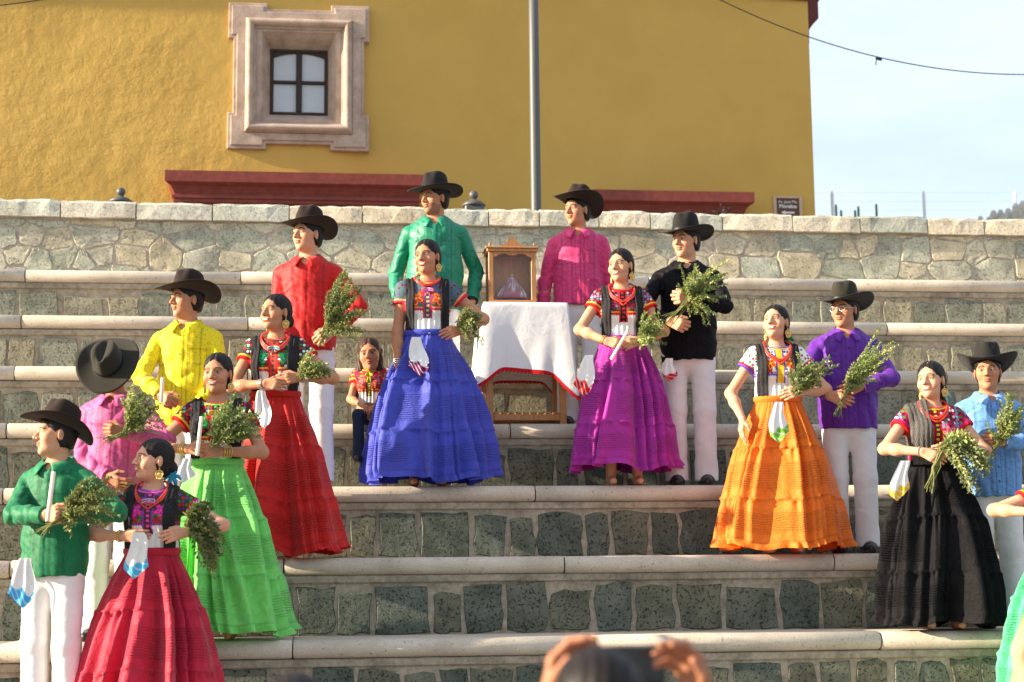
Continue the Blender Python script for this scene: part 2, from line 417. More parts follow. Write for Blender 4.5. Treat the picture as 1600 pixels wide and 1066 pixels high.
def ev0(prims, P, mask=True):
    d = np.full(len(P), 1.0)
    for p in prims:
        D = P-p['c']
        if mask:
            m = (D*D).sum(1) < (p['br']+max(.075, p['k']))**2
            if not m.any(): continue
            q = D[m]
        else: m = slice(None); q = D
        if p['t'] == 'rc':
            if p['s'] is not None: q = (q@p['R'])/p['s']
            ab = p['b']-p['a']; pa = q-p['a']; L2 = ab@ab
            h = np.clip((pa@ab)/L2, 0, 1) if L2 > 1e-12 else np.zeros(len(q))
            e = pa-h[:, None]*ab; dp = np.sqrt(np.einsum('ij,ij->i', e, e))-(p['ra']+(p['rb']-p['ra'])*h)
            if p['s'] is not None: dp = dp*p['s'].min()
        else:
            if p['R'] is not None: q = q@p['R']
            a_ = q/p['r']; k0 = np.sqrt(np.einsum('ij,ij->i', a_, a_)); b_ = a_/p['r']; k1 = np.sqrt(np.einsum('ij,ij->i', b_, b_))+1e-9
            dp = k0*(k0-1)/k1
        x = d[m]; k = p['k']
        if p['op'] > 0:
            h = np.clip(.5+.5*(dp-x)/k, 0, 1); d[m] = dp*(1-h)+x*h-k*h*(1-h)
        else:
            y = -dp; h = np.clip(.5-.5*(y-x)/k, 0, 1); d[m] = y*(1-h)+x*h+k*h*(1-h)
    return d
def smin(a, b, k):
    h = np.clip(.5+.5*(b-a)/k, 0, 1); return b*(1-h)+a*h-k*h*(1-h)
def bounds(prims, m=.03):
    lo = np.min([p['c']-p['br'] for p in prims], 0)-m; hi = np.max([p['c']+p['br'] for p in prims], 0)+m; return lo, hi
def nets(fn, lo, hi, h, B=6, proj=1):
    n = np.maximum(1, np.ceil((np.asarray(hi)-lo)/(h*B)).astype(int)); lo = np.asarray(lo, float)
    ax = [lo[i]+(np.arange(n[i])+.5)*h*B for i in range(3)]
    G = np.stack(np.meshgrid(*ax, indexing='ij'), -1).reshape(-1, 3)
    dc = fn(G).reshape(n); near = np.abs(dc) < h*B*.87*1.35
    rep = near; val = dc
    for a in range(3): rep = np.repeat(rep, B, a); val = np.repeat(val, B, a)
    val = np.pad(val, ((0, 1),)*3, mode='edge').astype(np.float64)
    pm = np.zeros(val.shape, bool)
    for i in (0, 1):
        for j in (0, 1):
            for k in (0, 1): pm[i:i+rep.shape[0], j:j+rep.shape[1], k:k+rep.shape[2]] |= rep
    I = np.argwhere(pm); val[pm] = fn(lo+I*h)
    S = val < 0
    cnt = np.zeros(tuple(x-1 for x in S.shape), np.int8)
    cs = [(i, j, k) for i in (0, 1) for j in (0, 1) for k in (0, 1)]
    sh = cnt.shape
    for (i, j, k) in cs: cnt += S[i:i+sh[0], j:j+sh[1], k:k+sh[2]]
    act = (cnt > 0) & (cnt < 8); A = np.argwhere(act); idx = np.full(sh, -1, np.int32); idx[act] = np.arange(len(A))
    acc = np.zeros((len(A), 3)); num = np.zeros(len(A))
    cv = {c: val[A[:, 0]+c[0], A[:, 1]+c[1], A[:, 2]+c[2]] for c in cs}
    for c in cs:
        for a in range(3):
            if c[a]: continue
            c2 = list(c); c2[a] = 1; c2 = tuple(c2); v0, v1 = cv[c], cv[c2]; m = (v0 < 0) != (v1 < 0)
            t = np.where(m, v0/np.where(m, v0-v1, 1), 0); p = np.zeros((len(A), 3)); p[:] = c; p[:, a] += t
            acc += p*m[:, None]; num += m
    V = lo+(A+acc/num[:, None])*h
    Q = []
    for a in range(3):
        b, c = (a+1) % 3, (a+2) % 3
        sl0 = [slice(None)]*3; sl1 = [slice(None)]*3; sl0[a] = slice(0, -1); sl1[a] = slice(1, None)
        s0, s1 = S[tuple(sl0)], S[tuple(sl1)]; E_ = np.argwhere(s0 != s1)
        E_ = E_[(E_[:, b] > 0) & (E_[:, c] > 0) & (E_[:, b] < S.shape[b]-1) & (E_[:, c] < S.shape[c]-1)]
        f = s0[E_[:, 0], E_[:, 1], E_[:, 2]]
        def cell(db, dc_): X = E_.copy(); X[:, b] += db; X[:, c] += dc_; return idx[X[:, 0], X[:, 1], X[:, 2]]
        q = np.stack([cell(-1, -1), cell(0, -1), cell(0, 0), cell(-1, 0)], 1)
        q[~f] = q[~f][:, ::-1]; Q.append(q)
    Q = np.concatenate(Q)
    for _ in range(proj): V = project(fn, V, 0, h*.8)
    return V, Q
def project(fn, V, off=0.0, lim=1.0, e=.0015):
    d0 = fn(V); g = np.zeros_like(V)
    for a in range(3):
        dd = np.zeros(3); dd[a] = e; g[:, a] = fn(V+dd)-d0
    g /= np.linalg.norm(g, axis=1, keepdims=True)+1e-9
    return V-g*np.clip(d0-off, -lim, lim)[:, None]
def subdiv(V, Q, sel, fn=None):
    """split the selected quads in four; the seam to the others stays on their edges"""
    q = Q[sel]; rest = Q[~sel]; n = len(V)
    E_ = np.concatenate([np.sort(q[:, [i, (i+1) % 4]], 1) for i in range(4)])
    ue, inv, ct = np.unique(E_, axis=0, return_inverse=True, return_counts=True)
    inv = inv.reshape(4, -1); mid = V[ue].mean(1); cen = V[q].mean(1)
    if fn is not None:
        mv = ct > 1
        if mv.any(): mid[mv] = project(fn, mid[mv], 0, .003)
        cen = project(fn, cen, 0, .003)
    V2 = np.concatenate([V, mid, cen]); e = n+inv; c = n+len(ue)+np.arange(len(q))
    new = [np.stack([q[:, i], e[i], c, e[(i-1) % 4]], 1) for i in range(4)]
    return V2, np.concatenate([rest]+new)

def ik(S, T, l1, l2, pole):
    S, T = np.asarray(S, float), np.asarray(T, float); v = T-S; d = np.linalg.norm(v)
    if d > (l1+l2)*.995: T = S+v/d*(l1+l2)*.995; v = T-S; d = np.linalg.norm(v)
    d = max(d, abs(l1-l2)+.02); t = nrm(v); a = (l1*l1-l2*l2+d*d)/(2*d); hh = math.sqrt(max(0, l1*l1-a*a))
    p = np.asarray(pole, float); p = nrm(p-t*(p@t)); return S+t*a+p*hh, T

# ================================================================== SETTING
XL, XRT = float(U(0, 700, 0)[0])-1.6, float(U(1600, 700, 3)[0])+1.6
gz = -3*STEP_H
mb = MB(); mb.add([(-1500, -1500, gz), (1500, -1500, gz), (1500, 1500, gz), (-1500, 1500, gz)], [(0, 1, 2, 3)])
tag(mb.build('ground', M['ground']), kind='structure')
STREET_Z = 2.05
mb = MB(); mb.box((-60, 4.9, gz+.02), (80, 200, STREET_Z)); tag(mb.build('street', M['ground']), kind='structure')

JOINTS = {6: (30, 373, 700, 1020, 1337, 1655), 5: (26, 385, 722, 1058, 1395), 4: (18, 385, 752, 1119, 1486), 3: (8, 400, 798, 1190, 1580),
          2: (6, 421, 836, 1251), 1: (20, 445, 880, 1298), 0: (5, 460, 924, 1366), -1: (200, 700, 1150), -2: (300, 800, 1300)}
def rough_stone(pts, y_front, depth, parent, mat, name='stone', bev=.012, uneven=.006, seed=0):
    """pts: outline in (x, z); the face stands out to y_front, the back goes depth deeper"""
    r = random.Random(seed); c = (sum(p[0] for p in pts)/len(pts), sum(p[1] for p in pts)/len(pts)); n = len(pts)
    tx, tz = r.uniform(-.012, .012), r.uniform(-.012, .012)
    V = []
    for (x, z) in pts: V.append((x-c[0], depth, z-c[1]))
    for (x, z) in pts: V.append((x-c[0], bev*1.1, z-c[1]))
    for k, sc in ((1, 1.0), (2, .55)):
        for (x, z) in pts:
            dx, dz = x-c[0], z-c[1]; L_ = math.hypot(dx, dz)+1e-6
            if k == 1: dx, dz = dx*(1-bev/L_), dz*(1-bev/L_)
            else: dx, dz = dx*sc, dz*sc
            V.append((dx, tx*dx+tz*dz+r.uniform(-uneven, uneven)*(.5 if k == 1 else .8), dz))
    Fs = []
    for k in range(3):
        for i in range(n): Fs.append((k*n+i, k*n+(i+1) % n, (k+1)*n+(i+1) % n, (k+1)*n+i))
    Fs.append(tuple(range(3*n, 4*n)))
    o = mesh_obj(name, V, [tuple(reversed(f)) for f in Fs], mat, parent, (c[0], y_front, c[1]), smooth=True)
    o.data.set_sharp_from_angle(angle=.42); return o
def jitter_rect(x0, x1, z0, z1, r, j=.012, nx=3, nz=3):
    P = []
    for i in range(nx): P.append((x0+(x1-x0)*i/nx, z0))
    for i in range(nz): P.append((x1, z0+(z1-z0)*i/nz))
    for i in range(nx): P.append((x1-(x1-x0)*i/nx, z1))
    for i in range(nz): P.append((x0, z1-(z1-z0)*i/nz))
    cx, cz = (x0+x1)/2, (z0+z1)/2
    out = []
    for (x, z) in P:
        corner = abs(abs(x-cx)-(x1-x0)/2) < 1e-6 and abs(abs(z-cz)-(z1-z0)/2) < 1e-6
        k = r.uniform(.93, .99) if corner else 1.0
        out.append((cx+(x-cx)*k+r.uniform(-j, j), cz+(z-cz)*k+r.uniform(-j, j)))
    return out
for i in range(-2, 7):
    r = random.Random(100+i); y0, zt, zb = i*STEP_D, i*STEP_H, (i-1)*STEP_H
    ry = y0+.045
    mb = MB(); mb.box((XL, ry, zb-.02), (XRT, ry+.62, zt-.104))
    step = tag(mb.build('stair_step', M['riser_mortar']), kind='structure')
    mb = MB(); mb.box((XL, ry-.016, zt-.150), (XRT, ry+.02, zt-.106), .006); mb.build('moulding', M['riser_mortar'], step)
    # half-round edge slabs
    xs = [XL]+[float(U(px, 700, y0)[0]) for px in JOINTS[i]]+[XRT]
    xs = [x for k, x in enumerate(xs) if k == 0 or x > xs[k-1]+.2]
    for a, b in zip(xs[:-1], xs[1:]):
        R0 = .052; prof = [(y0+.64, zt), (y0+R0*1.1, zt)]
        for k in range(1, 12):
            an = PI*k/12; prof.append((y0+R0-R0*math.sin(an), zt-R0+R0*math.cos(an)))
        prof += [(y0+R0, zt-2*R0), (y0+.64, zt-2*R0)]
        m2 = MB(); n = len(prof); g = .004; dz = r.uniform(-.003, .003); dy = r.uniform(-.004, .004)
        rings = [(a+g, .985), (a+g+.008, 1), (b-g-.008, 1), (b-g, .985)]
        V = []
        for (x, s_) in rings:
            for (y, z) in prof: V.append((x, y0+.3+(y-y0-.3)*s_+dy, zt-R0+(z-zt+R0)*(s_ if s_ == 1 else .93)+dz))
        Fs = [(k*n+j, k*n+(j+1) % n, (k+1)*n+(j+1) % n, (k+1)*n+j) for k in range(3) for j in range(n)]+[tuple(range(n)), tuple(range(4*n-1, 3*n-1, -1))]
        m2.add(V, Fs); o = m2.build('edge_slab', M['nosing'], step, ((a+b)/2, y0+.3, zt), smooth=False)
        f = np.ones(len(o.data.polygons), bool); o.data.polygons.foreach_set('use_smooth', f)
        o.data.set_sharp_from_angle(angle=.7)
    # riser stones
    x = XL; k = 0
    while x < XRT-.1:
        w = r.choice((.19, .22, .25, .27, .32))*r.uniform(.92, 1.1); gap = r.uniform(.016, .036)
        x1 = min(x+w, XRT); top = zt-.104-r.uniform(.05, .085)-(.03 if r.random() < .15 else 0)
        p = jitter_rect(x+gap/2, x1-gap/2, zb+.006, top, r, .014)
        p = [(px_, max(pz_, zb-.005)) for (px_, pz_) in p]
        rough_stone(p, ry-r.uniform(.006, .012), .05, step, M['riser_stone_pale' if i >= 4 else 'riser_stone'], 'stone', .006, .003, 1000*i+k); x = x1; k += 1

# retaining wall of rubble with a coping
WY = 7*STEP_D
zl, zr = U(30, 311, WY), U(1550, 341, WY)
def wall_top(x): return zl[2]+(zr[2]-zl[2])*(x-zl[0])/(zr[0]-zl[0])
COP = .152
wall = MB(); z0 = 6*STEP_H
wall.add([(XL, WY+.02, z0), (XRT, WY+.02, z0), (XRT, WY+.5, z0), (XL, WY+.5, z0), (XL, WY+.02, wall_top(XL)-COP+.01), (XRT, WY+.02, wall_top(XRT)-COP+.01), (XRT, WY+.5, wall_top(XRT)-COP+.01), (XL, WY+.5, wall_top(XL)-COP+.01)],
         [(0, 1, 5, 4), (1, 2, 6, 5), (2, 3, 7, 6), (3, 0, 4, 7), (4, 5, 6, 7), (3, 2, 1, 0)])
rw = empty('rubble_wall', ((XL+XRT)/2, WY, z0)); rw.location = (0, 0, 0)
tag(rw, 'low rubble stone wall with pale coping at the top of the stairs', 'wall')
wall.build('mortar', M['wall_mortar'], rw)
def clip_poly(poly, p, n):
    out = []
    for a, b in zip(poly, poly[1:]+poly[:1]):
        da = (a[0]-p[0])*n[0]+(a[1]-p[1])*n[1]; db = (b[0]-p[0])*n[0]+(b[1]-p[1])*n[1]
        if da <= 0: out.append(a)
        if (da < 0 < db) or (db < 0 < da): t = da/(da-db); out.append((a[0]+(b[0]-a[0])*t, a[1]+(b[1]-a[1])*t))
    return out
r = random.Random(5); sites = []
zz = z0+.02; row = 0
while zz < wall_top(XL)-COP+.05:
    x = XL+r.uniform(0, .2)
    while x < XRT:
        w = r.choice((.13, .2, .28, .36, .44)); sites.append((x+w/2, zz+r.uniform(-.035, .035), r.uniform(.75, 1.3))); x += w
    zz += .18; row += 1
for q, (sx, sz, sw) in enumerate(sites):
    top = wall_top(sx)-COP-.012
    poly = [(sx-.4, z0-.03), (sx+.4, z0-.03), (sx+.4, top), (sx-.4, top)]
    for (tx, tz, tw) in sites:
        if (tx, tz) == (sx, sz) or abs(tx-sx) > .7: continue
        dx, dz = tx-sx, (tz-sz)*1.35; f = sw/(sw+tw); m_ = (sx+dx*f, sz+(tz-sz)*f); nn = (dx, (tz-sz)*1.35**2)
        poly = clip_poly(poly, m_, nn)
        if len(poly) < 3: break
    if len(poly) < 3: continue
    cx = sum(p[0] for p in poly)/len(poly); cz = sum(p[1] for p in poly)/len(poly)
    g = r.uniform(.004, .013); res = []
    for a, b in zip(poly, poly[1:]+poly[:1]):       # cut the corners round
        for t in (.09, .36, .64, .91):
            p = (a[0]+(b[0]-a[0])*t, a[1]+(b[1]-a[1])*t); d = math.hypot(p[0]-cx, p[1]-cz)+1e-6
            s_ = max(.3, 1-g/d); res.append((cx+(p[0]-cx)*s_+r.uniform(-.006, .006), cz+(p[1]-cz)*s_+r.uniform(-.006, .006)))
    if max(p[0] for p in res)-min(p[0] for p in res) < .04: continue
    rough_stone(res, WY+.02-r.uniform(.002, .010), .06, rw, M['wall_stone'], 'stone', .005, .005, q)
cj = [-260, -140, -20, 95, 213, 332, 452, 566, 672, 763, 842, 935, 1015, 1127, 1237, 1342, 1447, 1535, 1660, 1800]
for a, b in zip(cj[:-1], cj[1:]):
    xa, xb = float(U(a, 330, WY)[0]), float(U(b, 330, WY)[0]); rr = random.Random(a)
    nx, V = 7, []; lift = rr.uniform(-.005, .006)
    prof = [(.0, -COP), (.0, -.03), (.012, -.006), (.05, 0), (.25, .006), (.52, 0), (.52, -COP)]
    for ix in range(nx+1):
        x = xa+.005+(xb-xa-.01)*ix/nx; e = .004 if ix in (0, nx) else 0
        for kk, (y, z) in enumerate(prof):
            chip = rr.uniform(-.014, .004) if kk in (2, 3) else rr.uniform(-.004, .004)
            V.append((x, WY-.03+y+e+(rr.uniform(0, .012) if kk in (1, 2, 3) else 0), wall_top(x)+lift+z+chip-e*(kk > 0 and kk < 6)))
    n = len(prof); Fs = [(k*n+j, k*n+(j+1) % n, (k+1)*n+(j+1) % n, (k+1)*n+j) for k in range(nx) for j in range(n)]+[tuple(range(n)), tuple(range((nx+1)*n-1, nx*n-1, -1))]
    m2 = MB(); m2.add(V, Fs); m2.build('coping_stone', M['coping'], rw, ((xa+xb)/2, WY, wall_top((xa+xb)/2)))

# yellow building
YB = 7.6
wc = U(467, 122, YB); X0 = wc[0]; mpp = (U(477, 122, YB)-U(467, 122, YB))[0]/10.0     # metres per pixel there
def yb(x): return YB+.012*(x-X0)+.085*max(0.0, x-X0-.4)  # bend past the window is added to turn the right part out of the sun
bx0 = float(U(-60, 100, YB)[0])-6; bx1 = X0+5
for _ in range(12): bx1 = float(U(1269, 200, yb(bx1))[0])
btop = float(U(1262, 2, yb(bx1))[2])
bld = empty('yellow_building', (X0, YB, STREET_Z)); bld.location = (0, 0, 0)
tag(bld, 'yellow stuccoed building with a stone framed window behind the wall', 'building')
HW, HH = 57*mpp, 71*mpp
xs = sorted(set([bx0+(bx1-bx0)*i/40 for i in range(41)]+[X0-HW, X0+HW])); zs = [STREET_Z-.05, wc[2]-HH, wc[2]+HH, btop+1.2]
V, Fs = [], []
for x in xs:
    for z in zs: V.append((x, yb(x), z))
for i in range(len(xs)-1):
    for j in range(3):
        if j == 1 and X0-HW-1e-6 <= xs[i] and xs[i+1] <= X0+HW+1e-6: continue
        Fs.append((i*4+j, (i+1)*4+j, (i+1)*4+j+1, i*4+j+1))
n0 = len(V); yr = yb(bx1)
V += [(bx1, yr, zs[0]), (bx1, yr+9, zs[0]), (bx1, yr+9, zs[3]), (bx1, yr, zs[3]), (bx0, yb(bx0), zs[0]), (bx0, yr+9, zs[0]), (bx0, yr+9, zs[3]), (bx0, yb(bx0), zs[3])]
Fs += [(n0, n0+1, n0+2, n0+3), (n0+5, n0+4, n0+7, n0+6), (n0+1, n0+5, n0+6, n0+2), (n0+3, n0+2, n0+6, n0+7)]
mesh_obj('front_wall', V, Fs, M['stucco'], bld, smooth=False)
# cornice, front and right return
def sweep(prof, path, name, mat, parent):
    """prof: (out, z); path: list of (x, y, outward normal)"""
    V = []; n = len(prof)
    for (x, y, nx, ny) in path:
        for (o_, z) in prof: V.append((x+nx*o_, y+ny*o_, z))
    Fs = [(k*n+j, k*n+(j+1) % n, (k+1)*n+(j+1) % n, (k+1)*n+j) for k in range(len(path)-1) for j in range(n)]+[tuple(range(n)), tuple(range(len(path)*n-1, (len(path)-1)*n-1, -1))]
    m2 = MB(); m2.add(V, Fs); return m2.build(name, mat, parent)
cp = [(-.05, btop), (.035, btop), (.035, btop+.10), (.06, btop+.14), (.06, btop+.20), (.12, btop+.27), (.19, btop+.34), (.19, btop+.62), (-.05, btop+.62)]
sweep(cp, [(x, yb(x), 0, -1) for x in xs[:-1]]+[(bx1, yr, 0, -1)], 'cornice', M['red_trim'], bld)
bs = float(U(1266, 68, yr)[2]); q_ = 1/153.0
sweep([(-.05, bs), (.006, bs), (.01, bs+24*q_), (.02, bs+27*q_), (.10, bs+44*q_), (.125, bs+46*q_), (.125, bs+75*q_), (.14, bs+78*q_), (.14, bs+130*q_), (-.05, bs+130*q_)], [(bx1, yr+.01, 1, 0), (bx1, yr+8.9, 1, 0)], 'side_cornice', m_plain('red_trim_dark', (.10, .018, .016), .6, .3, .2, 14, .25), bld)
# ledges above the lower openings
for (pa, pb, pt) in ((258, 668, 269), (935, 1188, 298)):
    xa, xb = float(U(pa, pt, YB-.2)[0]), float(U(pb, pt, YB-.1)[0]); zt = float(U((pa+pb)/2, pt+1, yb((xa+xb)/2)-.2)[2]); s = mpp
    pr = [(-.3, zt), (.22, zt), (.22, zt-17*s), (.20, zt-19*s), (.16, zt-22*s), (.135, zt-27*s), (.12, zt-33*s), (.12, zt-35*s), (.145, zt-36*s), (.145, zt-40*s), (.125, zt-41*s), (.125, zt-46*s), (.095, zt-48*s), (.095, zt-120*s), (-.3, zt-120*s)]
    # profile closes with a return at both ends
    V = []; n = len(pr)
    for x, sg in ((xa, 1), (xb, -1)):
        for (o_, z) in pr: V.append((x+sg*(.22-max(o_, .0))*.9, yb((xa+xb)/2)-o_, z))
    m2 = MB(); m2.add(V, [(j, (j+1) % n, n+(j+1) % n, n+j) for j in range(n)]+[tuple(range(n)), tuple(range(2*n-1, n-1, -1))])
    m2.build('ledge', M['red_trim'], bld)
# window
win = MB()
w_o = empty('window', (X0, YB, wc[2])); w_o.parent = bld
def wbox(x0, x1, z0, z1, y0, y1, name, mat, bev=.006, par=None):
    m2 = MB(); m2.box((X0+min(x0, x1)*mpp, YB+y0, wc[2]+min(z0, z1)*mpp), (X0+max(x0, x1)*mpp, YB+y1, wc[2]+max(z0, z1)*mpp), bev)
    o = m2.build(name, mat, None, (X0, YB, wc[2])); o.parent = par or w_o; o.location = (0, 0, 0) if (par is None) else (0, 0, 0); return o
def ears(off):
    """outline with square ears at the corners, inset by off (pixels of the photograph as units)"""
    a, b, c, d, e, f = 110-off, 118-off, 102-off, 109-off, 50+off*.0, 60
    Q1 = [(c, f-off*0), (a, f), (a, b), (e, b), (e, d)]            # upper right corner, clockwise from the right side
    Q1 = [(c, f+off), (a, f+off), (a, b), (e+off, b), (e+off, d)]
    P1 = Q1; P2 = [(-x, z) for x, z in reversed(Q1)]; P3 = [(-x, -z) for x, z in Q1]; P4 = [(x, -z) for x, z in reversed(Q1)]
    return P1+P2+P3+P4
def rect20(hw, hh):
    P1 = [(hw, hh*.55), (hw, hh*.8), (hw, hh), (hw*.8, hh), (hw*.5, hh)]; P2 = [(-x, z) for x, z in reversed(P1)]; P3 = [(-x, -z) for x, z in P1]; P4 = [(x, -z) for x, z in reversed(P1)]
    return P1+P2+P3+P4
def loft(rows, name, mat):
    V = []; n = 20
    for (pts, y) in rows: V += [(x*mpp, y, z*mpp) for x, z in pts]
    Fs = [(k*n+j, k*n+(j+1) % n, (k+1)*n+(j+1) % n, (k+1)*n+j) for k in range(len(rows)-1) for j in range(n)]
    m2 = MB(); m2.add(V, Fs); o = m2.build(name, mat, w_o); return o
loft([(ears(0), .05), (ears(0), -.045), (ears(1), -.052), (ears(5), -.052), (ears(5.2), -.068), (ears(6.5), -.072), (rect20(84, 93), -.072), (rect20(83.5, 92.5), .02)], 'eared_frame', M['cantera'])
loft([(rect20(83.3, 92.3), .02), (rect20(83.3, 92.3), -.085), (rect20(82, 91), -.093)]+[(rect20(82-12*(1-math.cos(t))/2, 91-12*(1-math.cos(t))/2), -.093-.05*math.sin(t)) for t in np.linspace(0.15, PI-.2, 9)]+[(rect20(69.5, 78.5), -.075), (rect20(67.5, 76.5), -.072), (rect20(66.5, 75.5), -.06)], 'roll_moulding', M['cantera'])
loft([(rect20(66.3, 75.3), .01), (rect20(66.3, 75.3), -.055), (rect20(58.5, 72.2), -.058), (rect20(57.5, 71.6), -.048), (rect20(45, 53), .17), (rect20(45, 53), .22)], 'reveal', M['cantera'])
def sbox(x0, x1, z0, z1, y0, y1, name, mat): return wbox(x0, x1, z0, z1, y0, y1, name, mat, .004)
for sx in (-1, 1):
    sbox(sx*45, sx*40.5, -53, 53, .15, .21, 'sash_frame', M['wood_dark'])
    sbox(-40.3, 40.3, sx*53, sx*49, .15, .21, 'sash_frame', M['wood_dark'])
    for sz in (-1, 1): sbox(sx*40.4, sx*4.2, sz*49.2, sz*2.1, .185, .2, 'pane', M['curtain_glass'])
    # arched upper corner of each casement
    m2 = MB(); P = [(sx*40.5*mpp, 49.2*mpp), (sx*4*mpp, 49.2*mpp)]+[(sx*(4+36.5*t)*mpp, (47.5-7.5*t*t)*mpp) for t in (0, .25, .5, .75, 1)]
    m2.prism(P, .165, .184); m2.build('sash_arch', M['wood_dark'], w_o)
sbox(-4.4, 4.4, -48.8, 48.8, .148, .208, 'mullion', M['wood_dark'])
for sx in (-1, 1): sbox(sx*40.2, sx*4.6, -2.4, 2.4, .152, .205, 'glazing_bar', M['wood_dark'])

# street name plate
def text_mesh(body, size, name, mat, parent, loc, bold=0.0):
    cu = bpy.data.curves.new(name, 'FONT'); cu.body = body; cu.size = size; cu.align_x = 'CENTER'; cu.align_y = 'CENTER'; cu.extrude = .002; cu.offset = bold
    ob = bpy.data.objects.new(name, cu); COL.objects.link(ob); dg = bpy.context.evaluated_depsgraph_get()
    me = bpy.data.meshes.new_from_object(ob.evaluated_get(dg)); bpy.data.objects.remove(ob); me.materials.clear(); me.materials.append(mat)
    o = bpy.data.objects.new(name, me); COL.objects.link(o); o.parent = parent; o.location = loc; o.rotation_euler = (PI/2, 0, 0); return o
sc_ = U(1230, 323, yb(bx1-.3)); ys = yb(sc_[0])
sign = empty('street_sign', (sc_[0], ys, sc_[2]-.2)); tag(sign, 'brown street name plate with white lettering and arrow on the yellow wall', 'sign')
def sg(x0, x1, z0, z1, y0, y1, name, mat, b=.003):
    m2 = MB(); m2.box((x0*mpp, y0, .2+z0*mpp), (x1*mpp, y1, .2+z1*mpp), b); return m2.build(name, mat, sign)
sg(-24.5, -19.5, -30, 17, -.035, .0, 'frame', M['sign_frame']); sg(19.5, 24.5, -30, 17, -.035, 0, 'frame', M['sign_frame'])
sg(-19.3, 19.3, 13, 17, -.035, 0, 'frame', M['sign_frame']); sg(-19.3, 19.3, -30, 12.8, -.02, 0, 'plate', M['sign_brown'])
text_mesh('Av. José Ma.', 6.6*mpp, 'lettering', M['sign_white'], sign, (0, -.023, .2+7.2*mpp), .0)
text_mesh('Morelos', 9.0*mpp, 'lettering', M['sign_white'], sign, (0, -.023, .2-.5*mpp), .0012)
m2 = MB(); m2.prism([(-12*mpp, .2-11*mpp), (-5*mpp, .2-7.4*mpp), (-5*mpp, .2-9.6*mpp), (11*mpp, .2-9.6*mpp), (11*mpp, .2-12.4*mpp), (-5*mpp, .2-12.4*mpp), (-5*mpp, .2-14.6*mpp)], -.025, -.019)
m2.build('arrow', M['sign_white'], sign)

# lamp post and gate post finials behind the wall
lp = U(836, 200, 5.7); lz = STREET_Z
lamp = empty('lamp_post', (lp[0], 5.7, lz)); tag(lamp, 'slim dark grey metal lamp post behind the wall', 'lamp post')
mb = MB(); mb.lathe([(.13, 0), (.13, .12), (.08, .2), (.055, .3), (.055, .7), (.05, .74), (.048, 3.0), (.043, 5.2)], 20); mb.build('pole', M['iron'], lamp, smooth=True)
mb = MB(); mb.lathe([(.05, 5.2), (.09, 5.25), (.16, 5.45), (.18, 5.6), (.05, 5.75)], 20); mb.build('lantern', M['iron'], lamp, smooth=True)
for (px, py, lab) in ((189, 300, 'iron post with ball finial before the plain yellow wall'), (740, 305, 'iron post with ball finial beside the lamp post')):
    c = U(px, py, 5.25); rr = 7.2*(U(px+10, py, 5.25)-c)[0]/10
    po = empty('finial_post', (c[0], 5.25, STREET_Z)); tag(po, lab, 'post', 'iron posts with ball finials'); hz = c[2]-STREET_Z
    mb = MB(); mb.box((-.085, -.085, 0), (.085, .085, hz-2.6*rr), .01); mb.build('shaft', M['iron'], po)
    mb = MB(); mb.lathe([(.10, hz-2.6*rr), (.11, hz-2.2*rr), (.07, hz-1.5*rr), (.03, hz-1.15*rr), (.026, hz-.9*rr)], 16); mb.build('cap', M['iron'], po, smooth=True)
    mb = MB(); mb.lathe([(max(.001, rr*math.sin(PI*t/10)), hz-rr*math.cos(PI*t/10)) for t in range(11)], 16); mb.build('ball', M['iron'], po, smooth=True)

# overhead cables
def cable(pix, Y, name, label, extra=None, rad=.0055):
    P = np.array([U(x, y, Y) for x, y in pix]); t = np.linspace(0, len(P)-1, 40); c = np.polyfit(np.arange(len(P)), P, 2); pts = np.stack([np.polyval(c[:, a], t) for a in range(3)], 1)
    m2 = MB(); m2.tube(pts, rad, 6); o = m2.build(name, M['cable'], None, pts[0], smooth=True); tag(o, label, 'cable'); return o
o = cable([(1020, -58), (1120, 0), (1270, 58), (1375, 91), (1470, 107), (1600, 114), (1720, 112)], 6.6, 'overhead_cable', 'black overhead cable sagging across the sky past the yellow building')
c = U(1373, 91, 6.6); m2 = MB(); m2.tube([c+[-.03, 0, .0], c+[.03, 0, -.012]], .018, 8); m2.tube([c+[-.02, 0, -.01], c+[-.035, 0, -.06], c+[-.03, 0, -.075]], .006, 6)
m2.build('clamp', M['cable'], o, None).location = -Vector(o.location)
cable([(-160, 24), (0, 8), (75, -2), (180, -22)], 6.6, 'overhead_cable', 'short end of thin cable before the yellow wall')

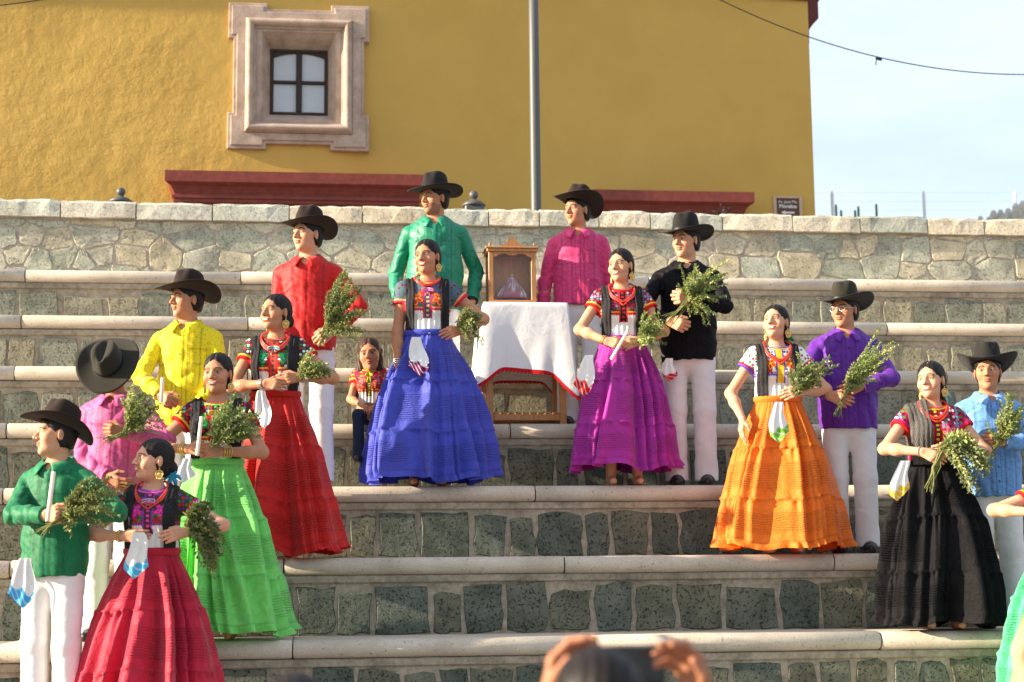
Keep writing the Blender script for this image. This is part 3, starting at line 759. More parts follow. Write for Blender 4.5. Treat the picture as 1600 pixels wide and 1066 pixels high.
# cactus garden fence far behind the wall
FY = 15.0
gz_ = STREET_Z
P0 = [U(px, 298, FY) for px in (1222, 1300, 1443, 1585, 1700)]
fence = empty('garden_fence', (P0[0][0], FY, gz_)); tag(fence, 'white posts of thin wire fence against the pale sky', 'fence')
for p in P0:
    mb = MB(); mb.lathe([(.028, 0), (.026, p[2]-gz_-.05), (.01, p[2]-gz_)], 8, (p[0]-P0[0][0], 0, 0)); mb.build('post', M['post_white'], fence, smooth=True)
for k in range(4):
    mb = MB(); zz = [p[2]-gz_-.04-.14*k for p in P0]; mb.tube([(p[0]-P0[0][0], -.03, z) for p, z in zip(P0, zz)], .0014, 4); mb.build('wire', M['post_white'], fence)
def cactus(px, pytop, Y, rad, name, mat, label, group):
    c = U(px, pytop, Y); H = c[2]-gz_; n = 20; V = []; prof = [(1, 0), (1.02, .5*H), (1, H-2.2*rad), (.9, H-1.2*rad), (.62, H-.45*rad), (.25, H-.08*rad)]
    for (s_, z) in prof:
        for j in range(n): an = 2*PI*j/n; q = rad*s_*(1 if j % 2 else .84); V.append((q*math.cos(an), q*math.sin(an), z))
    Fs = [(i*n+j, i*n+(j+1) % n, (i+1)*n+(j+1) % n, (i+1)*n+j) for i in range(len(prof)-1) for j in range(n)]+[tuple(range(len(V)-n, len(V)))]
    o = mesh_obj(name, V, Fs, mat, None, (c[0], Y, gz_), smooth=False); tag(o, label, 'cactus', group)
for (px, py) in ((1306, 319), (1314, 328), (1336, 328), (1341, 322), (1369, 318)):
    cactus(px, py, 14, .018, 'columnar_cactus', M['cactus_green'], 'thin green columnar cactus tip just showing above the coping', 'thin cacti above the coping')
for k, (px, py, rd) in enumerate(((1532, 337, .05), (1545, 338, .05), (1552, 328, .06), (1563, 327, .055), (1575, 325, .06), (1587, 317, .06), (1598, 313, .07), (1610, 308, .07), (1622, 310, .07), (1568, 333, .05))):
    cactus(px, py, 13.2+.25*(k % 3), rd, 'organ_cactus', M['cactus'], 'thick grey column of the organ cactus clump beyond the right wall end', 'grey organ cactus clump')

# ================================================================== PEOPLE
SKIN = {'m': lin(184, 130, 98), 'd': lin(160, 108, 80), 'l': lin(202, 150, 118), 'f': lin(206, 154, 124)}
def head_prims(c, R, k, fem=False, smile=0.0):
    """face looks to local -y; k scales a 0.23 m head"""
    def P(x, y, z): return c+R@(np.array([x, y, z])*k)
    def E_(x, y, z, r, kk, op=1, RR=None): return el(P(x, y, z), np.array(r)*k, kk*k, R if RR is None else R@RR, op)
    j = .97 if fem else 1.0
    L_ = [E_(0, .014, .036, (.074, .095, .084), .02), E_(0, -.026, -.022, (.062*j, .064, .088), .03),
          E_(0, -.03, -.075, (.046*j, .05, .034), .025), E_(0, -.066, -.094 if fem else -.097, (.019 if fem else .023, .02, .017), .018),
          E_(.038, -.052, -.026, (.026, .028, .028), .02), E_(-.038, -.052, -.026, (.026, .028, .028), .02),
          E_(0, -.074, .026, (.050, .018, .016 if fem else .019), .018)]
    for s in (-1, 1): L_.append(E_(s*.031, -.104, .003, (.019, .020, .014), .014, -1))
    for s in (-1, 1): L_.append(E_(s*.031, -.0725, .003, (.0150, .0135, .0115), .005))
    L_.append(rc(P(0, -.086, .016), P(0, -.110, -.024), .0075*k, .0115*k, .012*k))
    for s in (-1, 1): L_.append(E_(s*.0125, -.097, -.028, (.0095, .011, .008), .006))
    w = .021+.008*smile
    L_ += [E_(0, -.088, -.052, (w, .0105, .0055), .006), E_(0, -.086, -.064, (w*.86, .0105, .0068), .006)]
    if smile:
        for s in (-1, 1): L_.append(E_(s*.042, -.066, -.036, (.016, .016, .016), .015))
    for s in (-1, 1): L_.append(E_(s*.073, .012, -.006, (.009, .02, .032), .006, 1, rotz(s*.5)@rotx(-.15)))
    return L_
def head_colors(V, N, c, R, k, skin, fem, smile, beard=False):
    q = ((V-c)@R)/k; x, y, z = q[:, 0], q[:, 1], q[:, 2]; C = np.tile(np.array(skin), (len(V), 1)); ax = np.abs(x)
    fr = y < -.03
    def put(m, col, a=1.0): C[m] = C[m]*(1-a)+np.array(col)*a
    ck = np.exp(-(((ax-.042)/.02)**2+((z+.03)/.02)**2))*fr
    C[:] = C*(1-.35*ck[:, None])+np.array(skin)*np.array((1.12, .8, .76))*(.35*ck[:, None])
    put(fr & (z > -.046) & (z < .035) & (np.abs(ax-.031) < .022) & (z > .002+.006) & (z < .019), np.array(skin)*(.55 if fem else .85), .6)
    br = fr & (np.abs(z-(.0285-.35*(ax-.03)**2/.02)) < (.0032 if fem else .0048)) & (ax > .012) & (ax < .052)
    put(br, (.02, .013, .01), .9)
    ex, ez = (ax-.031)/.0135, (z-.003)/(.0050-.0010*smile)
    eye = fr & (ex**2+ez**2 < 1) & (y < -.06)
    put(fr & (ex**2+ez**2 < 1.5) & (y < -.055) & (z > .0045), (.012, .008, .007), .95 if fem else .75)
    put(eye, (.30, .26, .24)); gx = -.003
    put(eye & (((x-np.sign(x)*.031)-gx)**2+(z-.0035)**2 < .0058**2), (.018, .009, .006))
    w = .021+.008*smile
    lip = fr & (y < -.07) & (((ax/w)**2+((z+.058-.35*smile*x*x/.03)/.0135)**2) < 1)
    put(lip, lin(176, 70, 66) if fem else lin(160, 96, 78), .75 if fem else .55)
    if smile:
        put(fr & (y < -.07) & (((ax/(w*.85))**2+((z+.0565-.35*smile*x*x/.03)/.0046)**2) < 1), (.74, .70, .65), .9)
    else: put(fr & (y < -.07) & (ax < w*.9) & (np.abs(z+.0578) < .0016), np.array(skin)*.3, .8)
    put(fr & (y < -.085) & (np.abs(ax-.0065) < .0035) & (np.abs(z+.0355) < .0028), np.array(skin)*.2, .8)
    if beard:
        bm = (z < -.045) & (y < .0) & ~((np.abs(z+.058) < .011) & (ax < .022)); put(bm & (ax < .06), (.05, .032, .024), .45)
    return C
def hand_prims(W, f, n, right, hs, curl=.5, spread=.1):
    """W wrist, f pointing direction, n palm normal"""
    f = nrm(f); n = nrm(n-f*(np.dot(n, f))); l = np.cross(f, n)*(1 if right else -1); out = []
    K = []
    for i, (o, pl) in enumerate(((.030, .083), (.010, .088), (-.010, .084), (-.029, .076))):
        kp = W+(f*pl+l*o)*hs; K.append(kp)
        out.append(rc(W+l*o*.55*hs+f*.005, kp, .0135*hs, .0118*hs, .012))
    for i, (a, b) in enumerate(((.044, .034), (.049, .038), (.045, .036), (.034, .028))):
        c1 = curl*(1+.10*i); sp = (1.5-i)*spread*.35; d1 = nrm(f*math.cos(c1)+n*math.sin(c1)+l*sp); c2 = c1+curl*1.15
        d2 = nrm(f*math.cos(c2)+n*math.sin(c2)+l*sp*.4); m_ = K[i]+d1*a*hs; e = m_+d2*b*hs
        out += [rc(K[i]-d1*.01*hs, m_, .0102*hs, .0090*hs, .0035), rc(m_, e, .0088*hs, .0072*hs, .0035)]
    tb = W+(f*.022+l*.020+n*.006)*hs; tm = tb+nrm(f*.62+l*.6+n*.42)*.046*hs; te = tm+nrm(f*.85+l*.12+n*.40)*.036*hs
    out += [rc(tb, tm, .0155*hs, .0118*hs, .010), rc(tm, te, .0112*hs, .0085*hs, .004)]
    return out

def hat_mesh(parent, c, R, k, mat, brim=(.172, .20), crown=.132, curl=.045, dip=.025, pitch=-.08, band=True):
    """wide brimmed felt hat in head space"""
    nA, V, Fs = 56, [], []
    Rl = R@rotx(pitch); base = np.array([0, .008, .052])*k
    rx, ry = .083, .101
    def pt(x, y, z): return c+R@base+Rl@(np.array([x, y, z])*k)
    rows = []
    def ring(fn):
        rows.append(len(V))
        for j in range(nA): V.append(fn(2*PI*j/nA))
    def brimz(t, an, up=0):
        sx, cy = math.sin(an)**2, math.cos(an); e = t**1.6
        return curl*sx*e*1.05-dip*(1-sx)*e*(1.0 if cy > 0 else .8)+up+.004*math.sin(3*an+1)*t
    ts = [0, .18, .4, .65, .85, 1.0]
    def bp(t, an, up): return pt((rx+(brim[0]-rx)*t)*math.sin(an), -(ry+(brim[1]-ry)*t)*math.cos(an), brimz(t, an, up))
    ring(lambda an: pt(rx*.9*math.sin(an), -ry*.9*math.cos(an), .02))
    for t in ts: ring(lambda an: bp(t, an, -.003))
    for t in reversed(ts): ring(lambda an: bp(t, an, .003))
    for (s_, z) in ((1.0, .014), (.985, .03), (.95, .06), (.90, .085), (.84, .100), (.74, .108), (.5, .110), (.22, .108), (.04, .107)):
        def cr(an, s_=s_, z=z):
            x, y = rx*s_*math.sin(an), -ry*s_*math.cos(an); zz = z*crown/.11
            h = max(0, (z-.055)/.055)
            pinch = h*math.exp(-((abs(x)-.038)/.02)**2)*max(0, -(y+.01)/.09)     # two thumb dents in front
            crease = .030*math.exp(-(x/.026)**2)*max(0, (z-.095)/.015)*(1-.4*max(0, y/.1))
            fl = h*.012*max(0, -y/.1)
            return pt(x*(1-.35*pinch), y+.025*pinch, zz-crease+.012*h*(y/-.1)-.01*pinch+fl*.3)
        ring(cr)
    for a, b in zip(rows[:-1], rows[1:]):
        for j in range(nA): Fs.append((a+j, a+(j+1) % nA, b+(j+1) % nA, b+j))
    Fs.append(tuple(range(rows[-1], rows[-1]+nA)))
    hat = mesh_obj('hat', V, Fs, mat, parent)
    if band:
        V2, F2 = [], []
        for (s_, z) in ((1.025, .006), (1.03, .008), (1.015, .026), (1.0, .027)):
            for j in range(nA): an = 2*PI*j/nA; V2.append(pt(rx*s_*math.sin(an), -ry*s_*math.cos(an), z))
        F2 = [(i*nA+j, i*nA+(j+1) % nA, (i+1)*nA+(j+1) % nA, (i+1)*nA+j) for i in range(3) for j in range(nA)]
        mesh_obj('hat_band', V2, F2, M['hat_band'], hat)
    return hat

def drape(q, a):
    """shirt cloth: long wandering vertical creases and a few slanting ones"""
    x, y, z = q[:, 0], q[:, 1], q[:, 2]; th = np.arctan2(x, -y)
    u = th*5.5+1.9*np.sin(z*4.3+a)+.7*np.sin(z*11+th*2+a*2); v = z*17+x*11*np.sin(a*5)+a+1.7*np.sin(x*13+a)+.9*np.sin(z*9-x*21+a)+th*1.5; w = .5+.5*np.sin(z*6+th*1.5+a)
    return .0012*(1-2*np.abs(np.sin(u)))*w+.0038*(1-2*np.abs(np.sin(v)))*(1-w)+.0010*np.sin(x*90+z*70+2*np.sin(z*50+a))
def folds(P, seed, amp):
    """creased cloth: two families of ridges that wander and fade"""
    a = seed*1.7; x, y, z = P[:, 0], P[:, 1], P[:, 2]
    u = x*9+z*15+a+1.6*np.sin(z*7+a*.7+y*6)+.9*np.sin(x*21+a)
    v = x*-13+z*12+a*2+1.8*np.sin(x*8+a*1.3+y*9)+.7*np.sin(z*24+a)
    w1 = .5+.5*np.sin(x*7+z*5+a*3); r1 = 1-2*np.abs(np.sin(u)); r2 = 1-2*np.abs(np.sin(v))
    return amp*(.65*r1*w1+.65*r2*(1-w1)+.22*np.sin(x*57+z*41+3*np.sin(z*27+a)))

def sit_(spec): return bool(spec.get('sit'))
def person(spec):
    g = spec.get; fem = spec['sex'] == 'f'; a = math.radians(g('turn', 0))
    tread = spec.get('tread', 0); Yp = g('Y', tread*STEP_D+g('dy', .2)); base = U(spec['px'], g('py', 700), Yp); base[2] = g('z', tread*STEP_H)
    H = g('H') or float(U(spec['px'], spec['top'], Yp)[2]-base[2]-(.045 if g('hat') else .012)); k = H/1.70; spec['H'] = H
    root = empty('person', base); tag(root, spec['label'], 'person', g('group'))
    RB = rotz(-a)                                                 # body frame: x image right, -y forward
    lean = g('lean', (0, 0))
    def B(x, y, z):
        s = max(0, z-.95)/.5; return RB@np.array([x+lean[0]*s, y+lean[1]*s, z])*k
    wide = g('wide', 1.08 if fem and not sit_(spec) else 1.0); spec['wide'] = wide
    sh = (.146 if fem else .170)*wide; hd = .225*(.5+.5*k)*g('headscale', 1.04 if fem else 1.02)/.23
    sit = g('sit')
    zs = g('zshift', 0.0)
    neck_top = B(0, .0, 1.535)
    hc = B(0, -.018, 1.578)+np.array(g('headoff', (0, 0, 0)))
    if fem: hc = hc+np.array([0, 0, -.008])
    hy, hp, hr = [math.radians(v) for v in g('head', (40, 5, 0))]
    RH = rotz(-hy)@rotx(-hp)@roty(hr)
    # torso
    if fem:
        torso = [rc(B(0, .005, .92), B(0, .0, 1.03), .150*k*wide, .118*k*wide, .05, RB, (1, .78, 1)), rc(B(0, .0, 1.05), B(0, 0, 1.24), .108*k*wide, .130*k*wide, .05, RB, (1, .74, 1)),
                 rc(B(-sh*.85, .012, 1.338), B(0, .014, 1.355), .041*k, .048*k, .05), rc(B(sh*.85, .012, 1.338), B(0, .014, 1.355), .041*k, .048*k, .05), rc(B(0, .01, 1.26), B(0, .012, 1.355), .118*k, .07*k, .05, RB, (1, .7, 1))]
        for s in (-1, 1): torso.append(el(B(s*.062, -.076, 1.225), np.array((.062, .052, .060))*k*g('bust', 1.0), .04, RB))
    else:
        bl = g('belly', 0.0)
        torso = [rc(B(0, .0, .93), B(0, -.01*bl, 1.08), .150*k*wide, (.140+.02*bl)*k*wide, .06, RB, (1, .76+.1*bl, 1)), rc(B(0, 0, 1.08), B(0, .0, 1.30), (.138+.02*bl)*k*wide, .152*k*wide, .06, RB, (1, .70+.08*bl, 1)),
                 rc(B(-sh*.85, .014, 1.343), B(0, .018, 1.352), .046*k, .044*k, .035), rc(B(sh*.85, .014, 1.343), B(0, .018, 1.352), .046*k, .044*k, .035), rc(B(0, .01, 1.27), B(0, .015, 1.355), .13*k, .07*k, .05, RB, (1, .72, 1))]
    neck = [rc(B(0, .016, 1.37), hc+RH@np.array([0, .018, -.06])*hd, (.050 if fem else .054)*k, (.046 if fem else .051)*k, .028)]
    # legs
    legs = []
    for s in (-1, 1):
        if sit:
            hip, kn, an = B(s*.08, .0, .90), B(s*.10+g('knee', 0), -.36, .88), B(s*.09+g('knee', 0), -.37, .46)
            hip[2] += 0; legs.append((hip, kn, an))
        else:
            st = g('stance', .092); tw = g('step', 0.0)*s
            legs.append((B(s*.085, 0, .90), B(s*st, -.015-tw*.5, .48), B(s*st*1.02, .01-tw, .085)))
    tz = .45 if sit else 0.0
    body = list(torso)+neck
    thin = .74 if not g('bare_legs') else .9
    for (hp_, kn, an) in legs:
        body += [rc(hp_, kn, .085*k*thin, .058*k*thin, .04), rc(kn, an, .055*k*thin, .040*k*thin, .03)]
        toe = an+RB@np.array([0, -.15, -.05])*k; heel = an+RB@np.array([0, .02, -.045])*k
        body += [rc(heel, toe, .036*k, .024*k, .02)]
    # arms
    ul, fl = .292*k, .25*k; arms = []
    ra = (.042, .035, .034, .024) if fem else (.044, .038, .038, .028)
    hs = (.92 if fem else 1.0)*k*1.04*g('handscale', 1.0)
    hands = []
    for s, key in ((-1, 'handL'), (1, 'handR')):          # L / R as seen in the picture
        S = B(s*sh, .012, 1.335 if fem else 1.338); h = g(key, {})
        if 'px' in h: T = U(h['px'][0], h['px'][1], Yp-h.get('fwd', .2))-base
        else: T = B(*h.get('at', (s*(sh+.07), -.02, .85)))
        pole = RB@np.array(h.get('pole', (s*.8, .5, -.4)), float)
        E_, T = ik(S, T, ul, fl, pole); fd = nrm(T-E_)
        f = nrm(RB@np.array(h['f'], float)) if 'f' in h else fd
        if 'f' not in h and 'bend' in h: f = nrm(fd+RB@np.array(h['bend'], float))
        n = RB@np.array(h.get('n', (-s*.8, .5, 0)), float)
        arms.append((s, S, E_, T, fd))
        body += [rc(S, E_, ra[0]*k, ra[1]*k, .03), rc(E_, E_+fd*fl*.35, ra[1]*k*.98, ra[2]*k*1.03, .03), rc(E_+fd*fl*.35, T, ra[2]*k, ra[3]*k, .03)]
        hands.append((T, f, n)); body += hand_prims(T, f, n, s < 0, hs, h.get('curl', .45), h.get('spread', .12))
    hp_l = head_prims(hc, RH, hd, fem, g('smile', 0)); body += hp_l
    fnb = lambda P: ev(body, P)
    lo, hi = bounds(body, .02)
    V, Q = nets(fnb, lo, hi, g('res', .0062))
    hl = lambda P: ((P-hc)@RH)/hd
    cen = V[Q].mean(1); qh = hl(cen)
    sel = (np.linalg.norm(qh-np.array([0, -.03, -.02]), axis=1) < .13)
    hsel = np.zeros(len(Q), bool)
    for (T, f, n) in hands: hsel |= np.linalg.norm(cen-(T+f*.08*hs), axis=1) < .13*hs
    V, Q = subdiv(V, Q, sel | hsel, fnb)
    cen = V[Q].mean(1); qh = hl(cen); V, Q = subdiv(V, Q, (np.abs(qh[:, 0]) < .062) & (qh[:, 1] < -.045) & (qh[:, 2] > -.085) & (qh[:, 2] < .045), fnb)
    skin = SKIN[g('skin', 'm')]
    C = np.tile(np.array(skin), (len(V), 1)); q = hl(V); hm = (np.linalg.norm(q, axis=1) < .16) & (q[:, 2] > -.125)
    C[hm] = head_colors(V[hm], None, hc, RH, hd, skin, fem, g('smile', 0), g('beard'))
    for (T, f, n) in hands:           # knuckles and fingertips a little redder
        d = np.linalg.norm(V-(T+f*.12*hs), axis=1); w = np.exp(-(d/.05)**2)[:, None]; C = C*(1-.3*w)+C*np.array((1.06, .82, .78))*.3*w
    mesh_obj('body', V, Q, M['skin'], root, col=C)
    out = dict(root=root, base=base, hands=hands, arms=arms, B=B, RB=RB, k=k, hc=hc, RH=RH, hd=hd, legs=legs, hs=hs, Yp=Yp)
    # hair
    def hairfn():
        pr = [el(hc+RH@np.array([0, .016, .038])*hd, np.array((.081, .1015, .0885))*hd, .02, RH), el(hc+RH@np.array([0, .040, -.02])*hd, np.array((.075, .066, .085))*hd, .03, RH)]
        if fem:
            cut = el(hc+RH@np.array([0, -.098, -.038])*hd, np.array((.0745, .092, .114))*hd, .008, RH)
        else:
            cut = el(hc+RH@np.array([0, -.095, -.05])*hd, np.array((.085, .098, .115))*hd, .008, RH)
        low = -.085 if fem else -.07
        st = g('hair', 'bun')
        ears = [el(hc+RH@np.array([s*.08, .004, -.012])*hd, np.array((.02, .026, .036))*hd, .006, RH) for s in (-1, 1)]
        xtra = []
        if fem and st == 'bun': xtra = [el(hc+RH@np.array([0, .108, -.035])*hd, np.array((.045, .036, .045))*hd, .02, RH)]
        if st == 'braid':
            s0 = hc+RH@np.array([.03, .10, -.05])*hd; e0 = B(.09, .085, 1.30); e1 = B(.1, .075, 1.14)
            for t in range(9):
                p = s0+(e0-s0)*t/5 if t < 6 else e0+(e1-e0)*(t-5)/4
                xtra.append(el(p+np.array([.009*(-1)**t, 0, 0]), (.024, .022, .030), .008))
        if st == 'long':
            for s in (-1, 1): xtra += [rc(hc+RH@np.array([s*.068, .02, .02])*hd, B(s*.085, -.01, 1.40), .024, .036, .03), rc(B(s*.085, -.01, 1.40), B(s*.115, -.06, 1.10), .036, .020, .03, RB, (1, .6, 1))]
            xtra.append(rc(hc+RH@np.array([0, .07, 0])*hd, B(0, .10, 1.25), .07, .05, .03))
        def fn(P):
            q_ = hl(P); d = ev(pr, P); d = np.maximum(d, -ev([cut], P)); d = np.maximum(d, (low-q_[:, 2])*hd)
            if st != 'long': d = np.maximum(d, -ev(ears, P))
            if fem: d = d+.006*np.exp(-(q_[:, 0]/.006)**2)*(q_[:, 1] < .05)
            if xtra: d = smin(d, ev(xtra, P), .012)
            return d+.0012*np.sin(q_[:, 0]*300+q_[:, 2]*60)
        return fn, pr+xtra
    fn, pr = hairfn(); lo, hi = bounds(pr, .015); Vh, Qh = nets(fn, lo, hi, .0055)
    hair = mesh_obj('hair', Vh, Qh, M[g('haircol', 'hair_black')], root)
    if g('ribbon') is not None:
        p = hc+RH@np.array([.035, .105, -.075])*hd; mb = MB()
        for t in range(6):
            an = t*1.05; mb.tube([p, p+np.array([.03*math.cos(an), .01, .03*math.sin(an)]), p+np.array([.045*math.cos(an), 0, .045*math.sin(an)-.02])], [.008, .013, .006], 6)
        mb.build('hair_ribbon', spec['ribbon'], hair, smooth=True)
    if g('hat') is not None:
        hat_mesh(root, hc, RH, hd*1.02, **spec['hat'])
    (dress_woman if fem else dress_man)(spec, out, torso, neck)
    return out

def ring_on(name, mat, parent, c, ax, r, w, n=20, flat=1.6):
    ax = nrm(ax); a_ = nrm(np.cross(ax, [.3, .2, 1])); b_ = np.cross(ax, a_); mb = MB()
    mb.tube([c+(a_*math.cos(t)+b_*math.sin(t))*r for t in np.linspace(0, 2*PI, n, endpoint=False)], w, 6, closed=True)
    return mb.build(name, mat, parent, smooth=True)

def dress_man(spec, o, torso, neck):
    g = spec.get; root, B, RB, k, arms = o['root'], o['B'], o['RB'], o['k'], o['arms']; seed = spec['px']*.013
    hem = g('hem', .80)*k
    tor = grow(torso, .014)+[rc(B(0, 0, hem/k-.06), B(0, 0, 1.0), .168*k*g('wide', 1), .158*k*g('wide', 1), .06, RB, (1, .80, 1))]
    ub = B(0, 0, 1.5)
    sl = []
    for (s, S, E_, T, fd) in arms:
        cuff = T-fd*.012
        sl.append(([rc(S, E_, .054*k, .047*k, .02), rc(E_, E_+fd*.12*k, .047*k, .046*k, .02), rc(E_+fd*.12*k, cuff+fd*.03, .046*k, .037*k, .02), rc(cuff-fd*.05, cuff+fd*.03, .041*k, .041*k, .004)], cuff, fd))
    nkc = rc(B(0, -.010, 1.425), o['hc'], .064*k, .08*k, .01)
    nkv = rc(B(0, -.105, 1.385), B(0, -.05, 1.44), .012*k, .045*k, .01)
    def bands(P):
        q = (P@RB); s, f = q[:, 0]/k, -q[:, 1]/k; fr = np.clip((f-.02)/.03, 0, 1)*(P[:, 2] < 1.40*k); z = P[:, 2]/k
        b = np.exp(-((np.abs(s)-.082)/.016)**4)
        tuck = np.exp(-((np.abs(s)-.045)/.006)**2)+np.exp(-((np.abs(s)-.115)/.005)**2)
        pl = np.exp(-(s/.017)**4)
        return fr, b, tuck, pl, z, s
    def near_body(P):
        m = np.ones(len(P))
        for (s, S, E_, T, fd) in arms:
            ab = T-E_; h = np.clip(((P-E_)@ab)/(ab@ab), 0, 1); d = np.linalg.norm(P-E_-h[:, None]*ab, axis=1); m *= np.clip((d-.06*k)/.03, 0, 1)
        return m
    def fn(P):
        d = ev(tor, P)
        for (pr, cuff, fd) in sl:
            ds = ev(pr, P); al_ = P@fd; ds = ds+.0042*(1-2*np.abs(np.sin(al_*34+seed+1.3*np.sin(P[:, 0]*31+P[:, 1]*27)+.8*np.sin(P[:, 2]*43))))*np.clip(1.2-np.linalg.norm(P-(cuff-fd*.2*k), axis=1)/(.28*k), 0, 1); ds = np.maximum(ds, (P-cuff)@fd); d = smin(d, ds, .012)
        d = np.maximum(d, hem+.004*np.sin(P[:, 0]*14+seed)-P[:, 2])
        d = np.maximum(d, -ev([nkc, nkv], P))
        fr, b, tuck, pl, z, s = bands(P)
        return d+drape(P@RB, seed)-fr*(b*.0012+pl*.003)
    al = tor+[p for x in sl for p in x[0]]; lo, hi = bounds(al, .02); V, Q = nets(fn, lo, hi, g('res', .0062))
    fr, b, tuck, pl, z, s = bands(V); nb = near_body(V); c = np.ones(len(V))
    zig = .5+.5*np.sin(z*430)*np.sign(np.sin((np.abs(s)-.082)*330))
    c = c*(1-fr*nb*b*(.42*zig-.10))*(1-fr*nb*tuck*.42)
    pk = (np.abs(np.abs(s)-.10) < .047) & (z > 1.17) & (z < 1.275); pe = pk & ((np.abs(np.abs(np.abs(s)-.10)-.045) < .0025) | (np.abs(z-1.262) < .003) | (np.abs(z-1.172) < .003))
    c = c*(1-.4*fr*nb*pe)
    edge = fr*nb*(np.abs(np.abs(s)-.0175) < .0028); c = c*(1-.45*edge)
    c = c*(1-.7*fr*nb*(np.abs(s) < .0045)*(np.abs(np.mod(z, .085)-.04) < .0045))
    sh = mesh_obj('shirt', V, Q, spec['shirt'], root, col=np.repeat(c[:, None], 3, 1))
    # collar: a stand with two pointed leaves
    n = 36; Vc = []; off = B(0, 0, 1.43)-RB@np.array([0, 0, 1.43*k]); hcl = (o['hc']-off)@RB
    for row in range(5):
        for j in range(n+1):
            t = (-1+2*j/n)*PI*.955; fr = (1-math.cos(t))/2; pt_ = max(0, (fr-.55)/.45)      # fr: 0 at the nape, 1 at the throat
            dr, dz = ((0, -.01), (.004, .034), (.011, .040), (.024, .020), (.034, -.002))[row]
            rx, ry = .067+dr, .072+dr
            x, y, z = rx*math.sin(t), .014+ry*math.cos(t), 1.432-.030*fr**1.5+dz
            if row >= 3: z -= (.012 if row == 3 else .042)*pt_**1.5; y -= (.024 if row == 3 else .046)*pt_; x += math.copysign((.014 if row == 3 else .036)*pt_**2, x)
            if row in (1, 2): z -= .012*fr
            Vc.append(off+RB@(np.array([x, y, z])*k))
    m_ = n+1; Fc = [(i*m_+j, i*m_+j+1, (i+1)*m_+j+1, (i+1)*m_+j) for i in range(4) for j in range(n)]
    Vc = np.array(Vc); cl = mesh_obj('collar', Vc, Fc, spec['shirt'], sh, col=np.full((len(Vc), 3), 1.25))
    md = cl.modifiers.new('thickness', 'SOLIDIFY'); md.thickness = .003
    trousers(spec, o)
    shoes(o)
    if g('watch'):
        s, S, E_, T, fd = arms[1]; ring_on('wristwatch', M['hat_band'], root, T+fd*.004, fd, .033*k, .009)
def trousers(spec, o):
    g = spec.get; root, B, RB, k = o['root'], o['B'], o['RB'], o['k']; seed = spec['px']*.013; th_ = g('leg', 1.0)
    tp = [rc(B(0, 0, .86), B(0, 0, .98), .136*k*g('wide', 1), .124*k*g('wide', 1), .05, RB, (1, .76, 1))]
    for (hp_, kn, an) in o['legs']:
        tp += [rc(hp_, kn, .090*k*th_, .074*k*th_, .03), rc(kn, an+np.array([0, 0, -.03])*k, .074*k*th_, .072*k*th_, .025), rc(an+np.array([0, 0, .06])*k, an+RB@np.array([0, -.02, -.04])*k, .07*k*th_, .072*k*th_, .02)]
    zb = min(l[2][2] for l in o['legs'])-.052*k
    def ft(P): return np.maximum(ev(tp, P), zb+.01-P[:, 2])+folds(P+np.array([0, 0, .3]), seed+3, .0030)
    lo, hi = bounds(tp, .02); V, Q = nets(ft, lo, hi, .008)
    mesh_obj('trousers', V, Q, g('trousers', M['trousers']), root)

def shoes(o, mat=None):
    for (hp_, kn, an) in o['legs']:
        k, RB = o['k'], o['RB']; R2 = RB; z = an+RB@np.array([0, 0, -.045])*k
        pr = [rc(z+RB@np.array([0, .03, 0])*k, z+RB@np.array([0, -.10, -.008])*k, .045*k, .042*k, .02), rc(z+RB@np.array([0, -.10, -.008])*k, z+RB@np.array([.0, -.17, -.012])*k, .042*k, .030*k, .02), rc(z, an, .045*k, .045*k, .02)]
        zb = an[2]-.085*k
        fn = lambda P: np.maximum(ev(pr, P), zb+.001-P[:, 2]); lo, hi = bounds(pr, .02); V, Q = nets(fn, lo, hi, .008); mesh_obj('shoe', V, Q, mat or M['shoe'], o['root'])

def embroidery(s, z, th):
    """s, z in body units on the front of the blouse"""
    n = len(s); C = np.tile(np.array(th.get('base', (.80, .79, .77))), (n, 1)); zy = th.get('zy', 1.19); A = np.abs(s)
    def put(m, c, a=1.0): C[m] = C[m]*(1-a)+np.array(c)*a
    yoke = z > zy; put(yoke, th['bg'])
    ci, cj_ = np.floor((s+1)/.021).astype(int), np.floor((z+.3*th.get('sd', 1))/.021).astype(int); hsh = (ci*7919+cj_*104729+ci*cj_*31) % 17
    fx, fz = (s+1)/.021-ci-.5, (z+.3*th.get('sd', 1))/.021-cj_-.5; dot = (fx**2+fz**2 < .16) & yoke
    for q, c in enumerate(th['dots']): put(dot & (hsh % (len(th['dots'])+2) == q), c)
    x0, z0, r0 = th.get('fl', (.075, 1.275, .052)); dx, dz = A-x0, z-z0; r = np.hypot(dx, dz); an = np.arctan2(dz, dx)
    for (lx, lz) in ((.05, -.045), (-.045, .045), (.045, .05), (-.05, -.04)):
        put(yoke & (((dx-lx)*.8+(dz-lz)*.5)**2/.022**2+((dx-lx)*-.5+(dz-lz)*.8)**2/.011**2 < 1), th.get('leaf', lin(40, 110, 60)))
    pet = r0*(.72+.28*np.cos(th.get('np', 5)*an+1.2)); put(r < pet, th['flower']); put((np.abs(r-pet*.62) < .0032) & (r < pet), th['flower2']); put(r < r0*.15, th['flower2'])
    put((r < pet) & (np.abs(np.cos(2.5*an)) < .09) & (r > r0*.3), th['flower2'], .6)
    pan = (A < .024) & (z > zy-.055); put(pan, th['panel']); put(pan & (np.abs(np.mod(z*1.0, .03)-.015) < .007) & (A < .009), th['flower2'])
    put((np.abs(A-.026) < .005) & (z > zy-.058), th['border'])
    put((np.abs(z-zy-.003*np.sign(np.sin(s*420))) < .0075) & (A > .02), th['border']); put((np.abs(z-zy-.014) < .004) & (A > .03), th.get('border2', th['flower2']))
    return C

